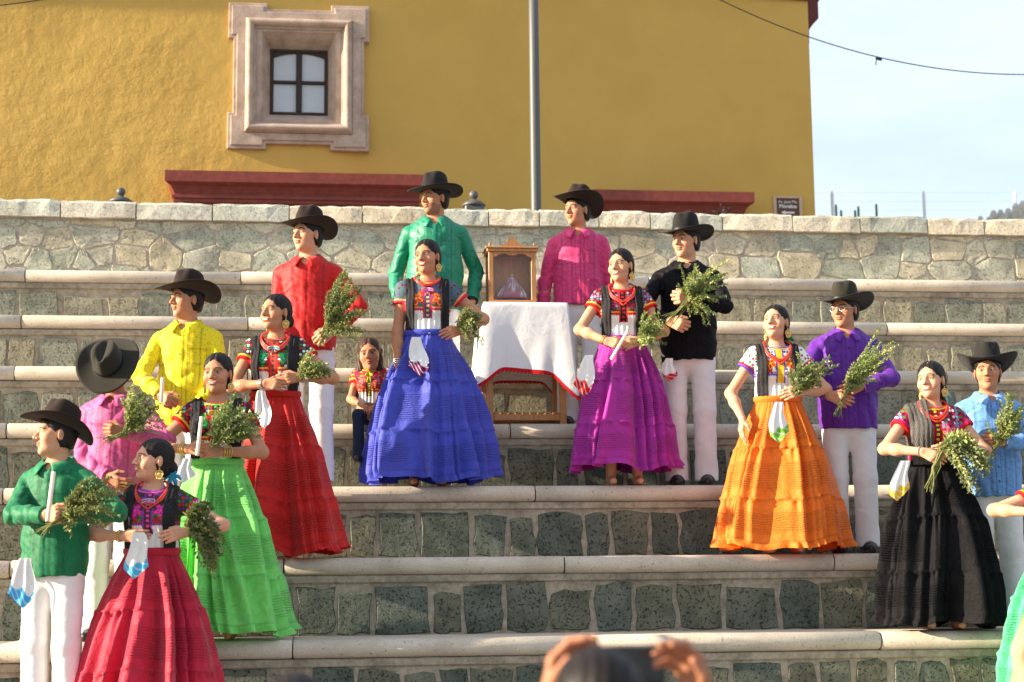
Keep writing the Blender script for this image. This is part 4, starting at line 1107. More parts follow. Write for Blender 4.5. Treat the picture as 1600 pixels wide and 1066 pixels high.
def dress_woman(spec, o, torso, neck):
    if spec.get('trousers'): trousers(spec, o); shoes(o)
    g = spec.get; root, B, RB, k, arms = o['root'], o['B'], o['RB'], o['k'], o['arms']; seed = spec['px']*.017; th = spec['theme']
    tor = grow(torso, .013)
    sl = []
    for (s, S, E_, T, fd) in arms:
        ud = nrm(E_-S); cut = S+ud*g('sleeve', .10)*k
        sl.append(([rc(S-ud*.02, cut+ud*.06, .060*k, .064*k, .03)], cut, ud))
    nkc = el(B(0, -.008, 1.462), np.array((.098, .105, .085))*k, .01, RB)
    zb = 1.03*k
    def fn0(P, sleeves=True):
        d = ev(tor, P)
        if sleeves:
            for (pr, cut, ud) in sl: d = smin(d, np.maximum(ev(pr, P), (P-cut)@ud), .025)
        return d
    def fn(P):
        d = fn0(P); d = np.maximum(d, -ev([nkc], P)); d = np.maximum(d, zb-P[:, 2]); q = P@RB
        gath = np.exp(-((P[:, 2]/k-1.10)/.07)**2)*.0045*np.sin(q[:, 0]*170/k+seed*3)
        return d+folds(P, seed, .0030)+gath
    al = tor+[p for x in sl for p in x[0]]; lo, hi = bounds(al, .02); lo[2] = zb-.03; V, Q = nets(fn, lo, hi, .0062)
    if not g('coarse'):
        cz = V[Q].mean(1); V, Q = subdiv(V, Q, (cz[:, 2] > 1.10*k), None)
    q = (V-(B(0, 0, 1.3)-RB@np.array([0, 0, 1.3*k])))@RB; s_, z_ = q[:, 0]/k, V[:, 2]/k
    C = embroidery(s_, z_, th)
    for (pr, cut, ud), (s, S, E_, T, fd) in zip(sl, arms):
        t = (V-cut)@ud; near = np.linalg.norm(np.cross(V-S, ud), axis=1) < .075*k
        out = s*(q[:, 0]) > .13*k
        C[near & out & (t > -.014)] = th['border']; C[near & out & (t > -.026) & (t <= -.014)] = th.get('border2', th['flower2'])
    dn = ev([nkc], V); C[dn < .010] = th['border']; C[(dn >= .010) & (dn < .018)] = th['flower2']
    mesh_obj('blouse', V, Q, M['embroidery'], root, col=C)
    # shawl bands over both shoulders
    sw = g('shawl', 'black')
    if sw:
        def band(side, s0t, s0b, hw, z_lo, back=True):
            def fnb(P):
                q_ = (P-(B(0, 0, 1.3)-RB@np.array([0, 0, 1.3*k])))@RB; zz = P[:, 2]/k; s0 = s0b+(s0t-s0b)*np.clip((zz-1.05)/.32, 0, 1)
                d = fn0(P, True)-.013+.0025*np.sin((q_[:, 0]*side)*240/k+np.sin(zz*30))
                d = np.maximum(d, np.abs(q_[:, 0]*side/k-s0)*k-hw*k); return np.maximum(d, z_lo*k-P[:, 2])
            l2, h2 = bounds(al, .03); l2[2] = z_lo*k-.03; Vb, Qb = nets(fnb, l2, h2, .0065); return Vb, Qb
        if sw == 'black': sets = [(-1, .118, .118, .029, 1.06), (1, .118, .118, .029, 1.06)]
        else: sets = [(-1, .105, .085, .062, 1.03)]
        for sd in sets:
            Vb, Qb = band(*sd)
            if len(Vb): mesh_obj('shawl', Vb, Qb, M['shawl_black' if sw == 'black' else 'shawl_grey'], root)
    # bow at the neck
    if g('bow') is not None:
        p0 = project(lambda P: fn0(P), np.array([B(.0, -.16, 1.36)]), .010, .2)[0]; mb = MB()
        for s in (-1, 1):
            e = RB@np.array([s*.035, -.01, -.005])*k; mb.tube([p0, p0+e, p0+e+RB@np.array([s*.004, -.004, -.02])*k, p0+RB@np.array([s*.01, -.006, -.012])*k], .0045, 6)
            mb.tube([p0, p0+RB@np.array([s*.012, -.008, -.04])*k, p0+RB@np.array([s*.022, -.008, -.095])*k], .0042, 6)
        mb.build('ribbon_bow', spec['bow'], root, smooth=True)
    # necklace
    if g('necklace', True):
        nb = lambda P: np.minimum(fn0(P, False), ev(neck, P))
        for qn in range(g('strands', 3)):
            mb = MB(); m_ = 64; dr = g('drop', .115)+qn*.02; pts = []
            for t in np.linspace(0, 2*PI, m_, endpoint=False):
                fr = (1+math.cos(t))/2; pts.append(B(.068*math.sin(t)*(1+.25*math.sin(t)**2), .035-.14*fr+.02*(qn % 2)*fr, 1.445-dr*fr**1.6))
            pts = np.array(pts)
            for _ in range(3): pts = project(nb, pts, .009, .05)
            fine = np.array([pts[i // 2] if i % 2 == 0 else (pts[i // 2]+pts[(i // 2+1) % m_])/2 for i in range(2*m_)])
            mb.tube(fine, [.0062 if i % 2 else .0036 for i in range(2*m_)], 6, closed=True); mb.build('necklace', M['coral'], root, smooth=True)
    # earrings
    hc, RH, hd = o['hc'], o['RH'], o['hd']
    if g('earrings', True):
        for s in (-1, 1):
            p = hc+RH@np.array([s*.078, .008, -.042])*hd; mb = MB(); c = p+np.array([0, -.004, -.034]); fwd = nrm(RH@np.array([s*.8, -.6, 0]))
            mb.tube([p, p+np.array([0, 0, -.012])], .003, 5); ax = np.array([0, 0, 1.0]); b_ = nrm(np.cross(ax, fwd))
            for rr, w in ((.019, .0035), (.011, .003), (.004, .005)):
                mb.tube([c+(ax*math.cos(t)+b_*math.sin(t))*rr for t in np.linspace(0, 2*PI, 14, endpoint=False)], w, 5, closed=True)
            for t in range(5): e = c+(ax*-math.cos((t-2)*.4)+b_*math.sin((t-2)*.4))*.019; mb.tube([e, e+np.array([0, 0, -.014])], [.0025, .004], 5)
            mb.build('earring', M['gold'], root, smooth=True)
    # bracelets
    for i, (s, S, E_, T, fd) in enumerate(arms):
        for q_ in range(g('bangles', (2, 2))[i]):
            ring_on('bracelet', M[g('bangle_mat', 'gold')], root, T-fd*(.012+.013*q_), fd, (.031+.0015*q_)*k, .0032)
    if g('skirt') is not None: skirt(spec, o)

def skirt(spec, o):
    g = spec.get; root, B, RB, k = o['root'], o['B'], o['RB'], o['k']; r = random.Random(int(spec['px'])); nA, nR = 220, 112
    zt, zb = g('waist', 1.045)*k, g('hemz', .045); Hh = zt-zb
    wr = (.134*g('wide', 1), .104); hr = g('hem_r', (.43, .33)); sway = g('sway', 0.0)
    comps = [(n_, r.uniform(0, 6.28), r.uniform(.5, 1)) for n_ in (6, 11, 17, 25)]
    seams = g('seams', (.34, .68)); us = np.linspace(0, 1, nA+1)
    patch = [(r.uniform(0, 1), r.uniform(.08, .14)) for _ in range(7)]
    t, u = np.meshgrid(np.linspace(0, 1, nR+1), us, indexing='ij'); an = 2*PI*u; cx, cy = np.sin(an), -np.cos(an); q0 = r.uniform(0, 6); an_ = an; an = an+.16*np.sin(3*an+q0)+.10*np.sin(5*an+2*q0+1.6*t)+.05*np.sin(4*t+q0)
    bell = .65*(1-(1-t)**2.4)+.35*t
    for sq in seams: bell = bell+.040*np.clip((t-sq)/.06, 0, 1)*(1-.3*t)
    bell = bell+.02*np.clip((t-.95)/.04, 0, 1)
    f = 0
    for (n_, ph, am) in comps:
        sv = np.cos(n_*an+ph+.6*np.sin(2*an+ph)+.35*t*np.sin(3*an+ph)); f = f+am*(np.abs(sv)**1.2*np.sign(sv)*.55+.45*(1-2*np.abs(np.sin(.5*(n_*an+ph+.6*np.sin(2*an+ph))))))*(9.0/n_)**.4*(.7+.3*np.sin(3*an+ph))
    amp = g('fold', .088)*np.clip(t*4.0, 0, 1)*(.4+.7*t)*(.65+.35*np.sin(2*an_+q0*3+3*t))
    rip = .0055*np.exp(-t/.06)*np.cos(52*an+1)*np.clip(t*30, 0, 1)
    for sq in seams: rip = rip+np.where(t > sq, .015*np.exp(-np.maximum(t-sq, 0)/.075)*np.cos(38*an+3*np.sin(5*an)+sq*40)*np.clip((t-sq)/.012, 0, 1), 0)+.010*np.exp(-((t-sq)/.011)**2)*(1+.8*np.cos(60*an))
    rip = rip+np.where(t > .955, .024*np.clip((t-.955)/.045, 0, 1)**.7*np.cos(30*an+2.5*np.sin(4*an)), 0)
    rad = f*amp+rip; an = an_
    hr = (hr[0]-.015, hr[1]-.01); rx = wr[0]*k+(hr[0]-wr[0]*k)*bell; ry = wr[1]*k+(np.where(cy < 0, hr[1], hr[1]*g('backr', .8))-wr[1]*k)*bell
    x = cx*(rx+rad)+sway*t*t; y = cy*(ry+rad)
    z = zt-Hh*t+(.016*np.cos(3*an+r_ph(spec))+.012*np.cos(7*an+1)+.35*np.clip(f, -2, 2)*.02)*t+g('tilt', 0)*cx*t
    off0 = B(0, 0, 1.03)-RB@np.array([0, 0, 1.03*k])
    V = (np.stack([x, y, z], -1)@RB.T+off0*(1-t)[..., None]).reshape(-1, 3); UV = np.stack([u*2.4, t*Hh], -1).reshape(-1, 2)
    mk = np.zeros_like(t)
    for (b0, b1) in ((.13, .29), (.43, .62), (.76, .90)):
        w = np.clip(np.minimum((t-b0)/.01, (b1-t)/.01), 0, 1)
        for (pu, pw) in patch: mk = np.maximum(mk, w*np.clip((pw-np.abs((u-pu-.35*b0+.5) % 1-.5))/.01, 0, 1))
    sm = np.max([np.exp(-((t-sq)/.006)**2) for sq in (*seams, .955)], 0)
    MK = np.stack([mk, sm, sm*0], -1).reshape(-1, 3)
    m_ = nA+1; I, J = np.meshgrid(np.arange(nR), np.arange(nA), indexing='ij'); I, J = I.ravel(), J.ravel()
    Q = np.stack([I*m_+J, (I+1)*m_+J, (I+1)*m_+J+1, I*m_+J+1], 1)
    sk = mesh_obj('skirt', V, Q, spec['skirt'], root, col=np.array(MK), uv=UV)
    def front(x, z):
        tt = min(1, max(0, (zt-z)/Hh)); bl = .65*(1-(1-tt)**2.4)+.35*tt; rx_ = wr[0]*k+(hr[0]-wr[0]*k)*bl; ry_ = wr[1]*k+(hr[1]-wr[1]*k)*bl
        return -ry_*math.sqrt(max(.05, 1-(x/rx_)**2))-.024-.03*min(1, tt*4)
    o['front'] = front
    # waistband
    mb = MB(); n = 40
    for dz_, dr in ((-.03, .008), (.022, .004)): pass
    Vw = []; off = B(0, 0, 1.03)-RB@np.array([0, 0, 1.03*k])
    for (dz_, dr) in ((-.022, .014), (-.005, .022), (.014, .020), (.018, .002)):
        for j in range(n): an = 2*PI*j/n; Vw.append(off+RB@np.array([(wr[0]*k+dr)*math.sin(an), -(wr[1]*k+dr)*math.cos(an), zt+dz_]))
    Fw = [(i*n+j, i*n+(j+1) % n, (i+1)*n+(j+1) % n, (i+1)*n+j) for i in range(3) for j in range(n)]
    mesh_obj('waistband', Vw, Fw, spec['skirt'], sk, col=np.zeros((len(Vw), 3)), uv=[(0, 0)]*len(Vw))
def r_ph(spec): return spec['px']*.37

def kerchief(o, px, py, fwd, tip, length=.22, width=.11, swing=0.0, lace=.32):
    """white cloth tucked in at the waist, lying on the skirt, with a crocheted coloured tip"""
    root = o['root']; p0 = U(px, py, o['Yp']-fwd)-o['base']; n, m_ = 18, 30; V, C = [], []; fr = o.get('front'); ph = px*.7
    for i in range(m_+1):
        t = i/m_; w = width*(.46+.54*min(1, t/.8)**.8)*(1+.06*math.sin(t*7+ph))
        for j in range(n+1):
            u = j/n-.5; bottom = 1-.30*abs(u+.16*math.sin(ph))*2*.8; tt = t*bottom; fold = .005*math.cos(u*13+ph+t*1.5)*min(1, t*3)
            x, z = p0[0]+u*w+swing*t+.008*math.sin(t*5+ph), p0[2]-length*tt
            y = (min(p0[1], fr(x, z)) if fr else p0[1])-.006-fold
            V.append((x, y, z)); e = bottom-tt; edge = e < lace*(.75+.25*math.cos(9*u)); hole = (i*2+j*3) % 5 == 0
            C.append((.80, .79, .78) if not edge else (tuple(min(1, c*.4+.45) for c in tip) if hole else tip))
    q = n+1; Fs = [(i*q+j, i*q+j+1, (i+1)*q+j+1, (i+1)*q+j) for i in range(m_) for j in range(n)]
    return mesh_obj('handkerchief', V, Fs, M['crochet'], root, col=np.array(C))

HERB = [(.20, .25, .07), (.27, .32, .10), (.14, .20, .06), (.38, .40, .15), (.24, .28, .13)]
def herbs(px, py, Y, spread, ends, n, label, leaf=.016, seed=1, droop=.35, tone=1.0, stem_to=None, rad=.05):
    """bunch of leafy sprigs; grip at pixel (px, py); ends: list of target pixels that sprigs reach towards"""
    r = random.Random(seed); grip = U(px, py, Y); V, Fs, C = [], [], []; sv = MB()
    for i in range(n):
        ex, ey = r.choice(ends); jx, jy = r.gauss(0, spread*1.35), r.gauss(0, spread*1.35)
        end = U(ex+jx, ey+jy, Y-r.uniform(-.05, .12)); st = grip+np.array([r.gauss(0, .012), r.gauss(0, .012), r.gauss(0, .012)])
        Lg = np.linalg.norm(end-st); up = np.array([0, -r.uniform(0, .05), droop*Lg*r.uniform(.6, 1.2)]); mid = (st+end)/2+up+np.array([r.gauss(0, .02), r.gauss(0, .03), 0])
        pts = [(1-t)**2*st+2*t*(1-t)*mid+t*t*end for t in np.linspace(0, 1, 9)]
        sv.tube(pts, np.linspace(.0028, .0012, 9), 4, cap=False)
        base = np.array(r.choice(HERB))*r.uniform(.75, 1.35)*tone
        m_ = max(8, int(Lg/leaf*3.0)); prev = None
        for q in range(m_):
            t = .22+.78*(q+r.random())/m_; p = (1-t)**2*st+2*t*(1-t)*mid+t*t*end; tg = nrm(2*(1-t)*(mid-st)+2*t*(end-mid))
            for _ in range(2):
                sd = nrm(np.cross(tg, [r.gauss(0, 1), r.gauss(0, 1), r.gauss(0, 1)])); d = nrm(tg*r.uniform(.3, 1.0)+sd); w = nrm(np.cross(d, [r.gauss(0, 1), r.gauss(0, 1), r.gauss(0, 1)]))
                l_ = leaf*r.uniform(.7, 1.5)*(1.25-.5*t); ww = l_*r.uniform(.18, .30); nn = np.cross(d, w)*l_*.1; k0 = len(V)
                V += [p, p+d*l_*.5+w*ww+nn, p+d*l_, p+d*l_*.5-w*ww+nn]; Fs.append((k0, k0+1, k0+2, k0+3)); c = base*r.uniform(.75, 1.3); C += [c]*4
    V = np.array(V); ob = mesh_obj('herb_bunch', V-grip, np.array(Fs), M['leaf'], None, grip, smooth=False, col=np.array(C)); tag(ob, label, 'herbs', 'bunches of green herbs carried by the dancers')
    if stem_to is not None:
        e = U(stem_to[0], stem_to[1], Y-.02)
        for i in range(14): sv.tube([grip+np.array([r.gauss(0, .01), r.gauss(0, .01), 0]), (grip+e)/2+np.array([r.gauss(0, .012), r.gauss(0, .012), 0]), e+np.array([r.gauss(0, .02), r.gauss(0, .015), r.gauss(0, .02)])], [.003, .003, .002], 4, cap=False)
    st = sv.build('stem', M['stem'], ob, None, fix=False); st.location = tuple(-grip)
    return ob
def candle(px, py, pxt, pyt, Y, label, rad=.011):
    a = U(px, py, Y); b = U(pxt, pyt, Y-.01); t = nrm(b-a); m2 = MB(); L_ = np.linalg.norm(b-a)
    m2.tube([a, a+t*.005, b-t*.004, b, b+t*.001], [rad*.9, rad, rad*.95, rad*.75, rad*.2], 14); o = m2.build('candle', M['candle'], None, a, smooth=True); tag(o, label, 'candle', 'white candles held by the dancers')
    m2 = MB(); m2.tube([b, b+t*.012], .0015, 5); w = m2.build('wick', M['cable'], o, None); w.location = tuple(-a)

SK = lambda n, *c: m_skirt('skirt_'+n, tuple(.88*x for x in lin(*c))); SH = lambda n, *c, **kw: m_shirt('shirt_'+n, tuple(.82*x for x in lin(*c)), **kw)
RB_ = lambda n, *c: m_plain('ribbon_'+n, lin(*c), .5)
GM, GW = 'male dancers in wide brimmed hats', 'female dancers in tiered skirts'
white = (.80, .79, .77); red, mag, org, yel, grn, dgrn = lin(190, 25, 30), lin(205, 20, 120), lin(215, 75, 25), lin(235, 180, 40), lin(35, 130, 60), lin(25, 60, 40)
blu, pur, tea, mar, blk, tur = lin(40, 60, 160), lin(110, 50, 140), lin(70, 105, 115), lin(110, 15, 35), lin(25, 22, 25), lin(60, 160, 190)
TH1 = dict(bg=lin(52, 58, 40), dots=[red, pur, grn], flower=mag, flower2=lin(235, 80, 170), panel=lin(90, 40, 60), border=lin(125, 60, 150), border2=red, zy=1.195, sd=1)
TH2 = dict(bg=lin(78, 18, 28), dots=[red, grn, yel, tur], flower=grn, flower2=lin(110, 200, 90), panel=blk, border=red, border2=yel, zy=1.17, sd=2, np=3)
TH3 = dict(bg=lin(60, 45, 45), dots=[red, white, grn], flower=lin(20, 140, 80), flower2=lin(15, 70, 45), panel=lin(200, 60, 50), border=red, border2=yel, zy=1.185, sd=3, leaf=red, np=4)
TH4 = dict(bg=lin(75, 100, 105), dots=[pur, mar, tea], flower=lin(205, 50, 22), flower2=lin(240, 170, 70), panel=lin(60, 75, 110), border=lin(205, 40, 70), border2=lin(240, 160, 90), zy=1.19, sd=4, fl=(.078, 1.265, .072))
TH5 = dict(bg=lin(150, 20, 35), dots=[white, blk, tur, red], flower=lin(40, 40, 55), flower2=red, panel=blk, border=lin(205, 35, 40), border2=yel, zy=1.205, sd=5, np=4)
TH6 = dict(bg=white, dots=[red, grn, blu], flower=lin(205, 35, 25), flower2=yel, panel=yel, border=lin(90, 70, 170), border2=red, zy=1.20, sd=6, leaf=grn, fl=(.07, 1.275, .062))
TH7 = dict(bg=lin(150, 20, 60), dots=[blk, white, tur, grn], flower=mag, flower2=lin(200, 190, 40), panel=mar, border=red, border2=mag, zy=1.07, sd=7, fl=(.075, 1.22, .075), np=6, leaf=tur)
TH8 = dict(bg=lin(170, 30, 60), dots=[yel, org, mag], flower=mag, flower2=yel, panel=grn, border=red, zy=1.16, sd=8)
HB = dict(n=(0, 1, .1))          # palm turned to the body
P = {}
def fig(key, **spec): spec['group'] = spec.get('group', GM if spec['sex'] == 'm' else GW); P[key] = person(spec); return P[key]

# ---- left flank
fig('M1', sex='m', px=86, py=850, tread=-1, dy=.22, top=632, turn=22, head=(70, 4, -4), headoff=(.0, -.01, 0), hat=dict(mat=M['felt_brown'], pitch=-.30, curl=.035, dip=.03), shirt=SH('green', 0, 118, 72), skin='l', hem=.83,
    handL=dict(px=(72, 805), fwd=.30, n=(.3, 1, 0), curl=1.0, pole=(-1, -.05, -.3)), handR=dict(px=(108, 806), fwd=.27, n=(-.3, 1, 0), curl=.75, pole=(1, .1, -.5)),
    label='man in dark green embroidered shirt and brown black hat holding a white candle')
fig('W1', sex='f', px=238, py=850, tread=-1, dy=.24, top=682, turn=8, head=(62, 5, 0), smile=.8, theme=TH1, skirt=SK('crimson', 205, 28, 62), skin='f', hem_r=(.415, .34), ribbon=RB_('turquoise', 30, 140, 170), bow=RB_('lilac', 190, 150, 190), drop=.135,
    handL=dict(px=(192, 838), fwd=.10, n=(1, .3, 0), bend=(.8, 0, 0), pole=(-1, .35, 0), curl=.4), handR=dict(px=(292, 832), fwd=.19, n=(0, 1, -.2), bend=(-.8, -.1, -.1), pole=(1, .3, -.3), curl=.35),
    label='woman in crimson skirt with blue edged handkerchief at her waist')
fig('M2', sex='m', px=178, py=760, tread=0, dy=.36, H=1.66, turn=12, head=(18, -58, 6), headoff=(-.02, -.07, .0), hat=dict(mat=M['felt_olive'], pitch=.05, brim=(.182, .20), curl=.03), shirt=SH('rose', 218, 92, 150), skin='d',
    handL=dict(px=(170, 745), fwd=.16, n=(1, .3, 0), pole=(-1, .3, -.2)), handR=dict(px=(196, 676), fwd=.30, n=(0, 1, 0), bend=(-.5, 0, 0), curl=.9, pole=(1, .2, -.5)),
    label='man in rose pink shirt bowing his hat over his herbs')
fig('M3', sex='m', px=290, py=640, tread=1, dy=.34, top=428, turn=14, head=(54, 0, 0), hat=dict(mat=M['felt_brown'], pitch=-.12, brim=(.185, .21)), shirt=SH('yellow', 248, 226, 20), skin='m',
    handL=dict(px=(252, 618), fwd=.24, n=(.4, 1, 0), curl=1.0, pole=(-1, 0, -.3)), handR=dict(px=(302, 640), fwd=.2, n=(0, 1, 0), pole=(1, .2, -.4)),
    label='man in bright yellow embroidered shirt and black hat')
fig('W2', sex='f', px=338, py=760, tread=0, dy=.20, top=548, turn=4, head=(16, -2, 0), smile=1, theme=TH2, skirt=SK('lime', 128, 226, 112), skin='m', hem_r=(.385, .34), sway=.04, bow=RB_('yellow', 235, 180, 20), bangles=(3, 4), necklace=False,
    handL=dict(px=(292, 702), fwd=.20, n=(0, 1, -.1), bend=(.6, 0, .1), curl=.8, pole=(-1, .2, -.4)), handR=dict(px=(346, 706), fwd=.20, n=(0, 1, -.1), bend=(-.6, 0, 0), curl=.5, pole=(1, .2, -.4)),
    label='woman in lime green skirt and yellow neck ribbon holding an upright candle')
fig('W3', sex='f', px=430, py=640, tread=1, dy=.22, top=456, turn=6, head=(42, 4, -3), smile=1, theme=TH3, skirt=SK('red', 212, 24, 16), skin='m', hem_r=(.355, .33), sway=.07, bangles=(2, 3), bangle_mat='silver', bow=RB_('teal', 120, 190, 190),
    handL=dict(px=(413, 600), fwd=.20, n=(0, 1, -.1), bend=(.7, 0, -.1), curl=.5, pole=(-1, .2, -.5)), handR=dict(px=(468, 590), fwd=.20, n=(0, 1, -.1), bend=(-.7, 0, -.1), curl=.5, pole=(1, .2, -.5)),
    label='woman in bright red skirt with clasped hands beside red shirted man')
fig('M4', sex='m', px=480, py=560, tread=2, dy=.30, top=328, turn=12, head=(46, 1, 0), hat=dict(mat=M['felt_brown'], pitch=-.12), shirt=SH('red', 208, 20, 18), skin='l', hem=.84,
    handL=dict(px=(455, 545), fwd=.15, pole=(-1, .2, 0)), handR=dict(px=(520, 516), fwd=.24, n=(0, 1, 0), bend=(-.5, 0, -.2), curl=.8, pole=(1, .1, -.4)),
    label='tall man in red embroidered shirt and dark hat')
# ---- middle
fig('W4', sex='f', px=668, py=600, tread=2, dy=.22, top=371, turn=3, head=(28, -1, -3), smile=1, theme=TH4, skirt=SK('blue', 72, 82, 200), skin='m', hem_r=(.385, .34), bangles=(3, 3), bangle_mat='silver', bow=RB_('pink', 225, 110, 160), strands=2, drop=.07, wide=1.12,
    handL=dict(px=(621, 578), fwd=.10, n=(1, .2, 0), f=(.05, -.05, -1), curl=.3, pole=(-.6, .6, 0)), handR=dict(px=(722, 516), fwd=.18, n=(0, 1, -.2), bend=(-.9, -.1, 0), curl=.35, pole=(1, .3, -.4)),
    label='woman in royal blue skirt before green shirted man')
fig('M5', sex='m', px=680, py=500, tread=3, dy=.30, top=275, turn=6, head=(52, -3, 0), hat=dict(mat=M['felt'], pitch=-.03, brim=(.18, .205), curl=.025, dip=.012), shirt=SH('emerald', 8, 140, 104, rough=.5, spec=.4), skin='m', wide=1.05, belly=.5, beard=True, watch=True,
    handL=dict(px=(622, 470), fwd=.02, f=(0, -.1, -1), n=(1, 0, 0), pole=(-.5, 1, 0)), handR=dict(px=(738, 470), fwd=.04, f=(0, -.1, -1), n=(-1, .2, 0), pole=(.6, 1, 0)),
    label='bearded man in emerald satin shirt and flat brimmed black hat')
fig('M6', sex='m', px=905, py=500, tread=3, dy=.34, top=295, turn=10, head=(50, 0, 0), hat=dict(mat=M['felt_brown'], pitch=-.28, brim=(.17, .20), curl=.06), shirt=SH('pink', 222, 62, 122), skin='m', hem=.88,
    handL=dict(at=(-.27, -.02, .80), f=(0, -.1, -1), n=(1, 0, 0)), handR=dict(at=(.26, -.0, .80), f=(0, -.1, -1), n=(-1, 0, 0)),
    label='man in hot pink shirt with his hat tilted back beside the white table')
fig('W5', sex='f', px=973, py=600, tread=2, dy=.22, top=386, turn=4, head=(36, -1, -2), smile=.8, theme=TH5, skirt=SK('magenta', 178, 36, 158), skin='l', hem_r=(.355, .31), hemz=.12, bangles=(2, 0), bare_legs=True, drop=.15,
    handL=dict(px=(947, 533), fwd=.21, n=(0, 1, -.1), bend=(.6, 0, 0), curl=.8, pole=(-1, .2, -.4)), handR=dict(px=(1000, 532), fwd=.21, n=(0, 1, -.1), bend=(-.7, 0, -.1), curl=.5, pole=(1, .2, -.4)),
    label='woman in magenta skirt with bare ankles showing under the hem')
fig('M7', sex='m', px=1076, py=560, tread=2, dy=.36, top=338, turn=10, head=(48, -4, 0), hat=dict(mat=M['felt'], pitch=-.06, brim=(.175, .20), curl=.03), shirt=SH('black', 24, 22, 26), skin='l', hem=.80, leg=.95,
    handL=dict(px=(1046, 502), fwd=.26, n=(.2, 1, 0), bend=(.4, 0, -.1), curl=.9, pole=(-1, .1, -.4)), handR=dict(px=(1080, 470), fwd=.32, n=(-.2, 1, 0), bend=(-.3, 0, .2), curl=1.0, pole=(1, .1, -.5)),
    label='man in black embroidered shirt and black hat behind magenta skirted woman')
# ---- right flank
fig('W6', sex='f', px=1216, py=650, tread=1, dy=.20, top=473, turn=4, head=(36, 9, -3), smile=.9, theme=TH6, skirt=SK('orange', 255, 128, 22), skin='f', hem_r=(.395, .34), hair='braid', ribbon=RB_('green', 20, 120, 60), bangles=(0, 0), drop=.15,
    handL=dict(px=(1160, 655), fwd=.10, f=(-.15, -.1, -1), n=(1, .2, 0), curl=.3, pole=(-.6, .6, 0)), handR=dict(px=(1252, 612), fwd=.20, n=(0, 1, -.2), bend=(-.8, 0, -.15), curl=.4, pole=(1, .3, -.4)),
    label='woman in bright orange skirt lifting her face to the sun')
fig('M8', sex='m', px=1325, py=640, tread=1, dy=.36, top=446, turn=10, head=(46, -3, 0), hat=dict(mat=M['felt_olive'], pitch=-.10, brim=(.182, .205)), shirt=SH('purple', 104, 36, 160), skin='m', hem=.80, wide=1.06,
    handL=dict(px=(1296, 618), fwd=.26, n=(.2, 1, 0), bend=(.5, 0, 0), curl=.6, pole=(-1, .1, -.4)), handR=dict(px=(1345, 603), fwd=.27, n=(-.2, 1, 0), bend=(-.5, 0, -.2), curl=.7, pole=(1, .0, -.4)),
    label='man in purple embroidered shirt and glasses')
fig('W7', sex='f', px=1460, py=740, tread=0, dy=.20, top=561, turn=6, head=(42, 2, -3), smile=.9, theme=TH7, skirt=m_skirt('skirt_black', (.010, .0095, .011), (.004, .004, .005), 0.0), skin='f', hem_r=(.345, .33), hair='braid', ribbon=RB_('aqua', 130, 190, 180), shawl='grey', bangles=(1, 2), bangle_mat='silver', drop=.12,
    handL=dict(px=(1440, 706), fwd=.22, n=(0, 1, -.1), bend=(.5, 0, -.5), curl=.35, pole=(-1, .2, -.4)), handR=dict(px=(1494, 704), fwd=.21, n=(0, 1, -.1), bend=(-.9, 0, 0), curl=.4, pole=(1, .2, -.4)),
    label='woman in black skirt with grey shawl over one shoulder')
fig('M9', sex='m', px=1550, py=740, tread=0, dy=.42, top=541, turn=6, head=(26, 1, 0), hat=dict(mat=M['felt'], pitch=-.18, brim=(.18, .205), curl=.06), shirt=SH('sky', 112, 165, 226), skin='m',
    handL=dict(at=(-.24, -.02, .82)), handR=dict(px=(1566, 690), fwd=.28, n=(-.2, 1, 0), bend=(-.4, 0, 0), curl=.9, pole=(1, .1, -.4)),
    label='man in sky blue shirt and curled black hat')
fig('W8', sex='f', px=1660, py=850, tread=-1, dy=.24, H=1.56, turn=0, head=(40, 5, 0), theme=TH3, skirt=SK('sea_green', 92, 205, 152), skin='f', hem_r=(.40, .34), bangles=(2, 2),
    handL=dict(px=(1612, 800), fwd=.18, n=(0, 1, 0), bend=(.6, 0, 0), pole=(-1, .3, -.2)), handR=dict(px=(1690, 820), fwd=.18, n=(0, 1, 0), pole=(1, .2, -.3)),
    label='woman in sea green skirt standing below the man in sky blue')
fig('G', sex='f', px=578, py=600, Y=3*STEP_D-.02, z=3*STEP_H-.83*.63, H=1.07, turn=6, head=(8, -2, -6), headscale=1.22, sit=True, theme=TH8, skin='m', hair='long', haircol='hair_brown', shawl=None, earrings=False, necklace=False, bangles=(0, 0), bust=.5, trousers=M['denim'], leg=.8, bow=RB_('yellowgreen', 200, 200, 50), coarse=False, group='children',
    handL=dict(at=(-.06, -.30, .99), n=(0, 0, -1), curl=.4), handR=dict(at=(.10, -.30, .99), n=(0, 0, -1), curl=.4),
    label='little girl with long brown hair seated on the step by blue skirt')
P['G']['root'].pop('group', None) if 'group' in P['G']['root'] else None

# ---- what they carry
D = lambda k, f=.28: P[k]['Yp']-f
herbs(100, 806, D('M1', .36), 9, [(150, 772), (165, 800), (120, 815), (145, 758), (160, 785)], 60, 'olive green herbs resting on the dark green shirt sleeve', .020, 1, .25, .85, (62, 830))
herbs(292, 822, D('W1', .26), 7, [(335, 830), (343, 865), (332, 885), (318, 800), (345, 845)], 60, 'dark needle leaved herbs hanging over the arm above crimson skirt', .026, 2, .45, .62)
herbs(196, 676, D('M2', .36), 8, [(225, 640), (245, 655), (210, 622), (240, 630)], 50, 'fresh green herbs held before the rose pink shirt', .018, 3, .2, 1.1, (162, 690))
herbs(335, 695, D('W2', .26), 8, [(370, 648), (395, 655), (352, 640), (385, 668)], 55, 'pale green herbs in the arm of the lime skirted woman', .022, 4, .2, 1.05)
herbs(468, 588, D('W3', .26), 6, [(498, 572), (512, 585), (482, 570), (505, 580)], 42, 'leafy green herbs at the elbow of the red skirted woman', .020, 5, .25, .95)
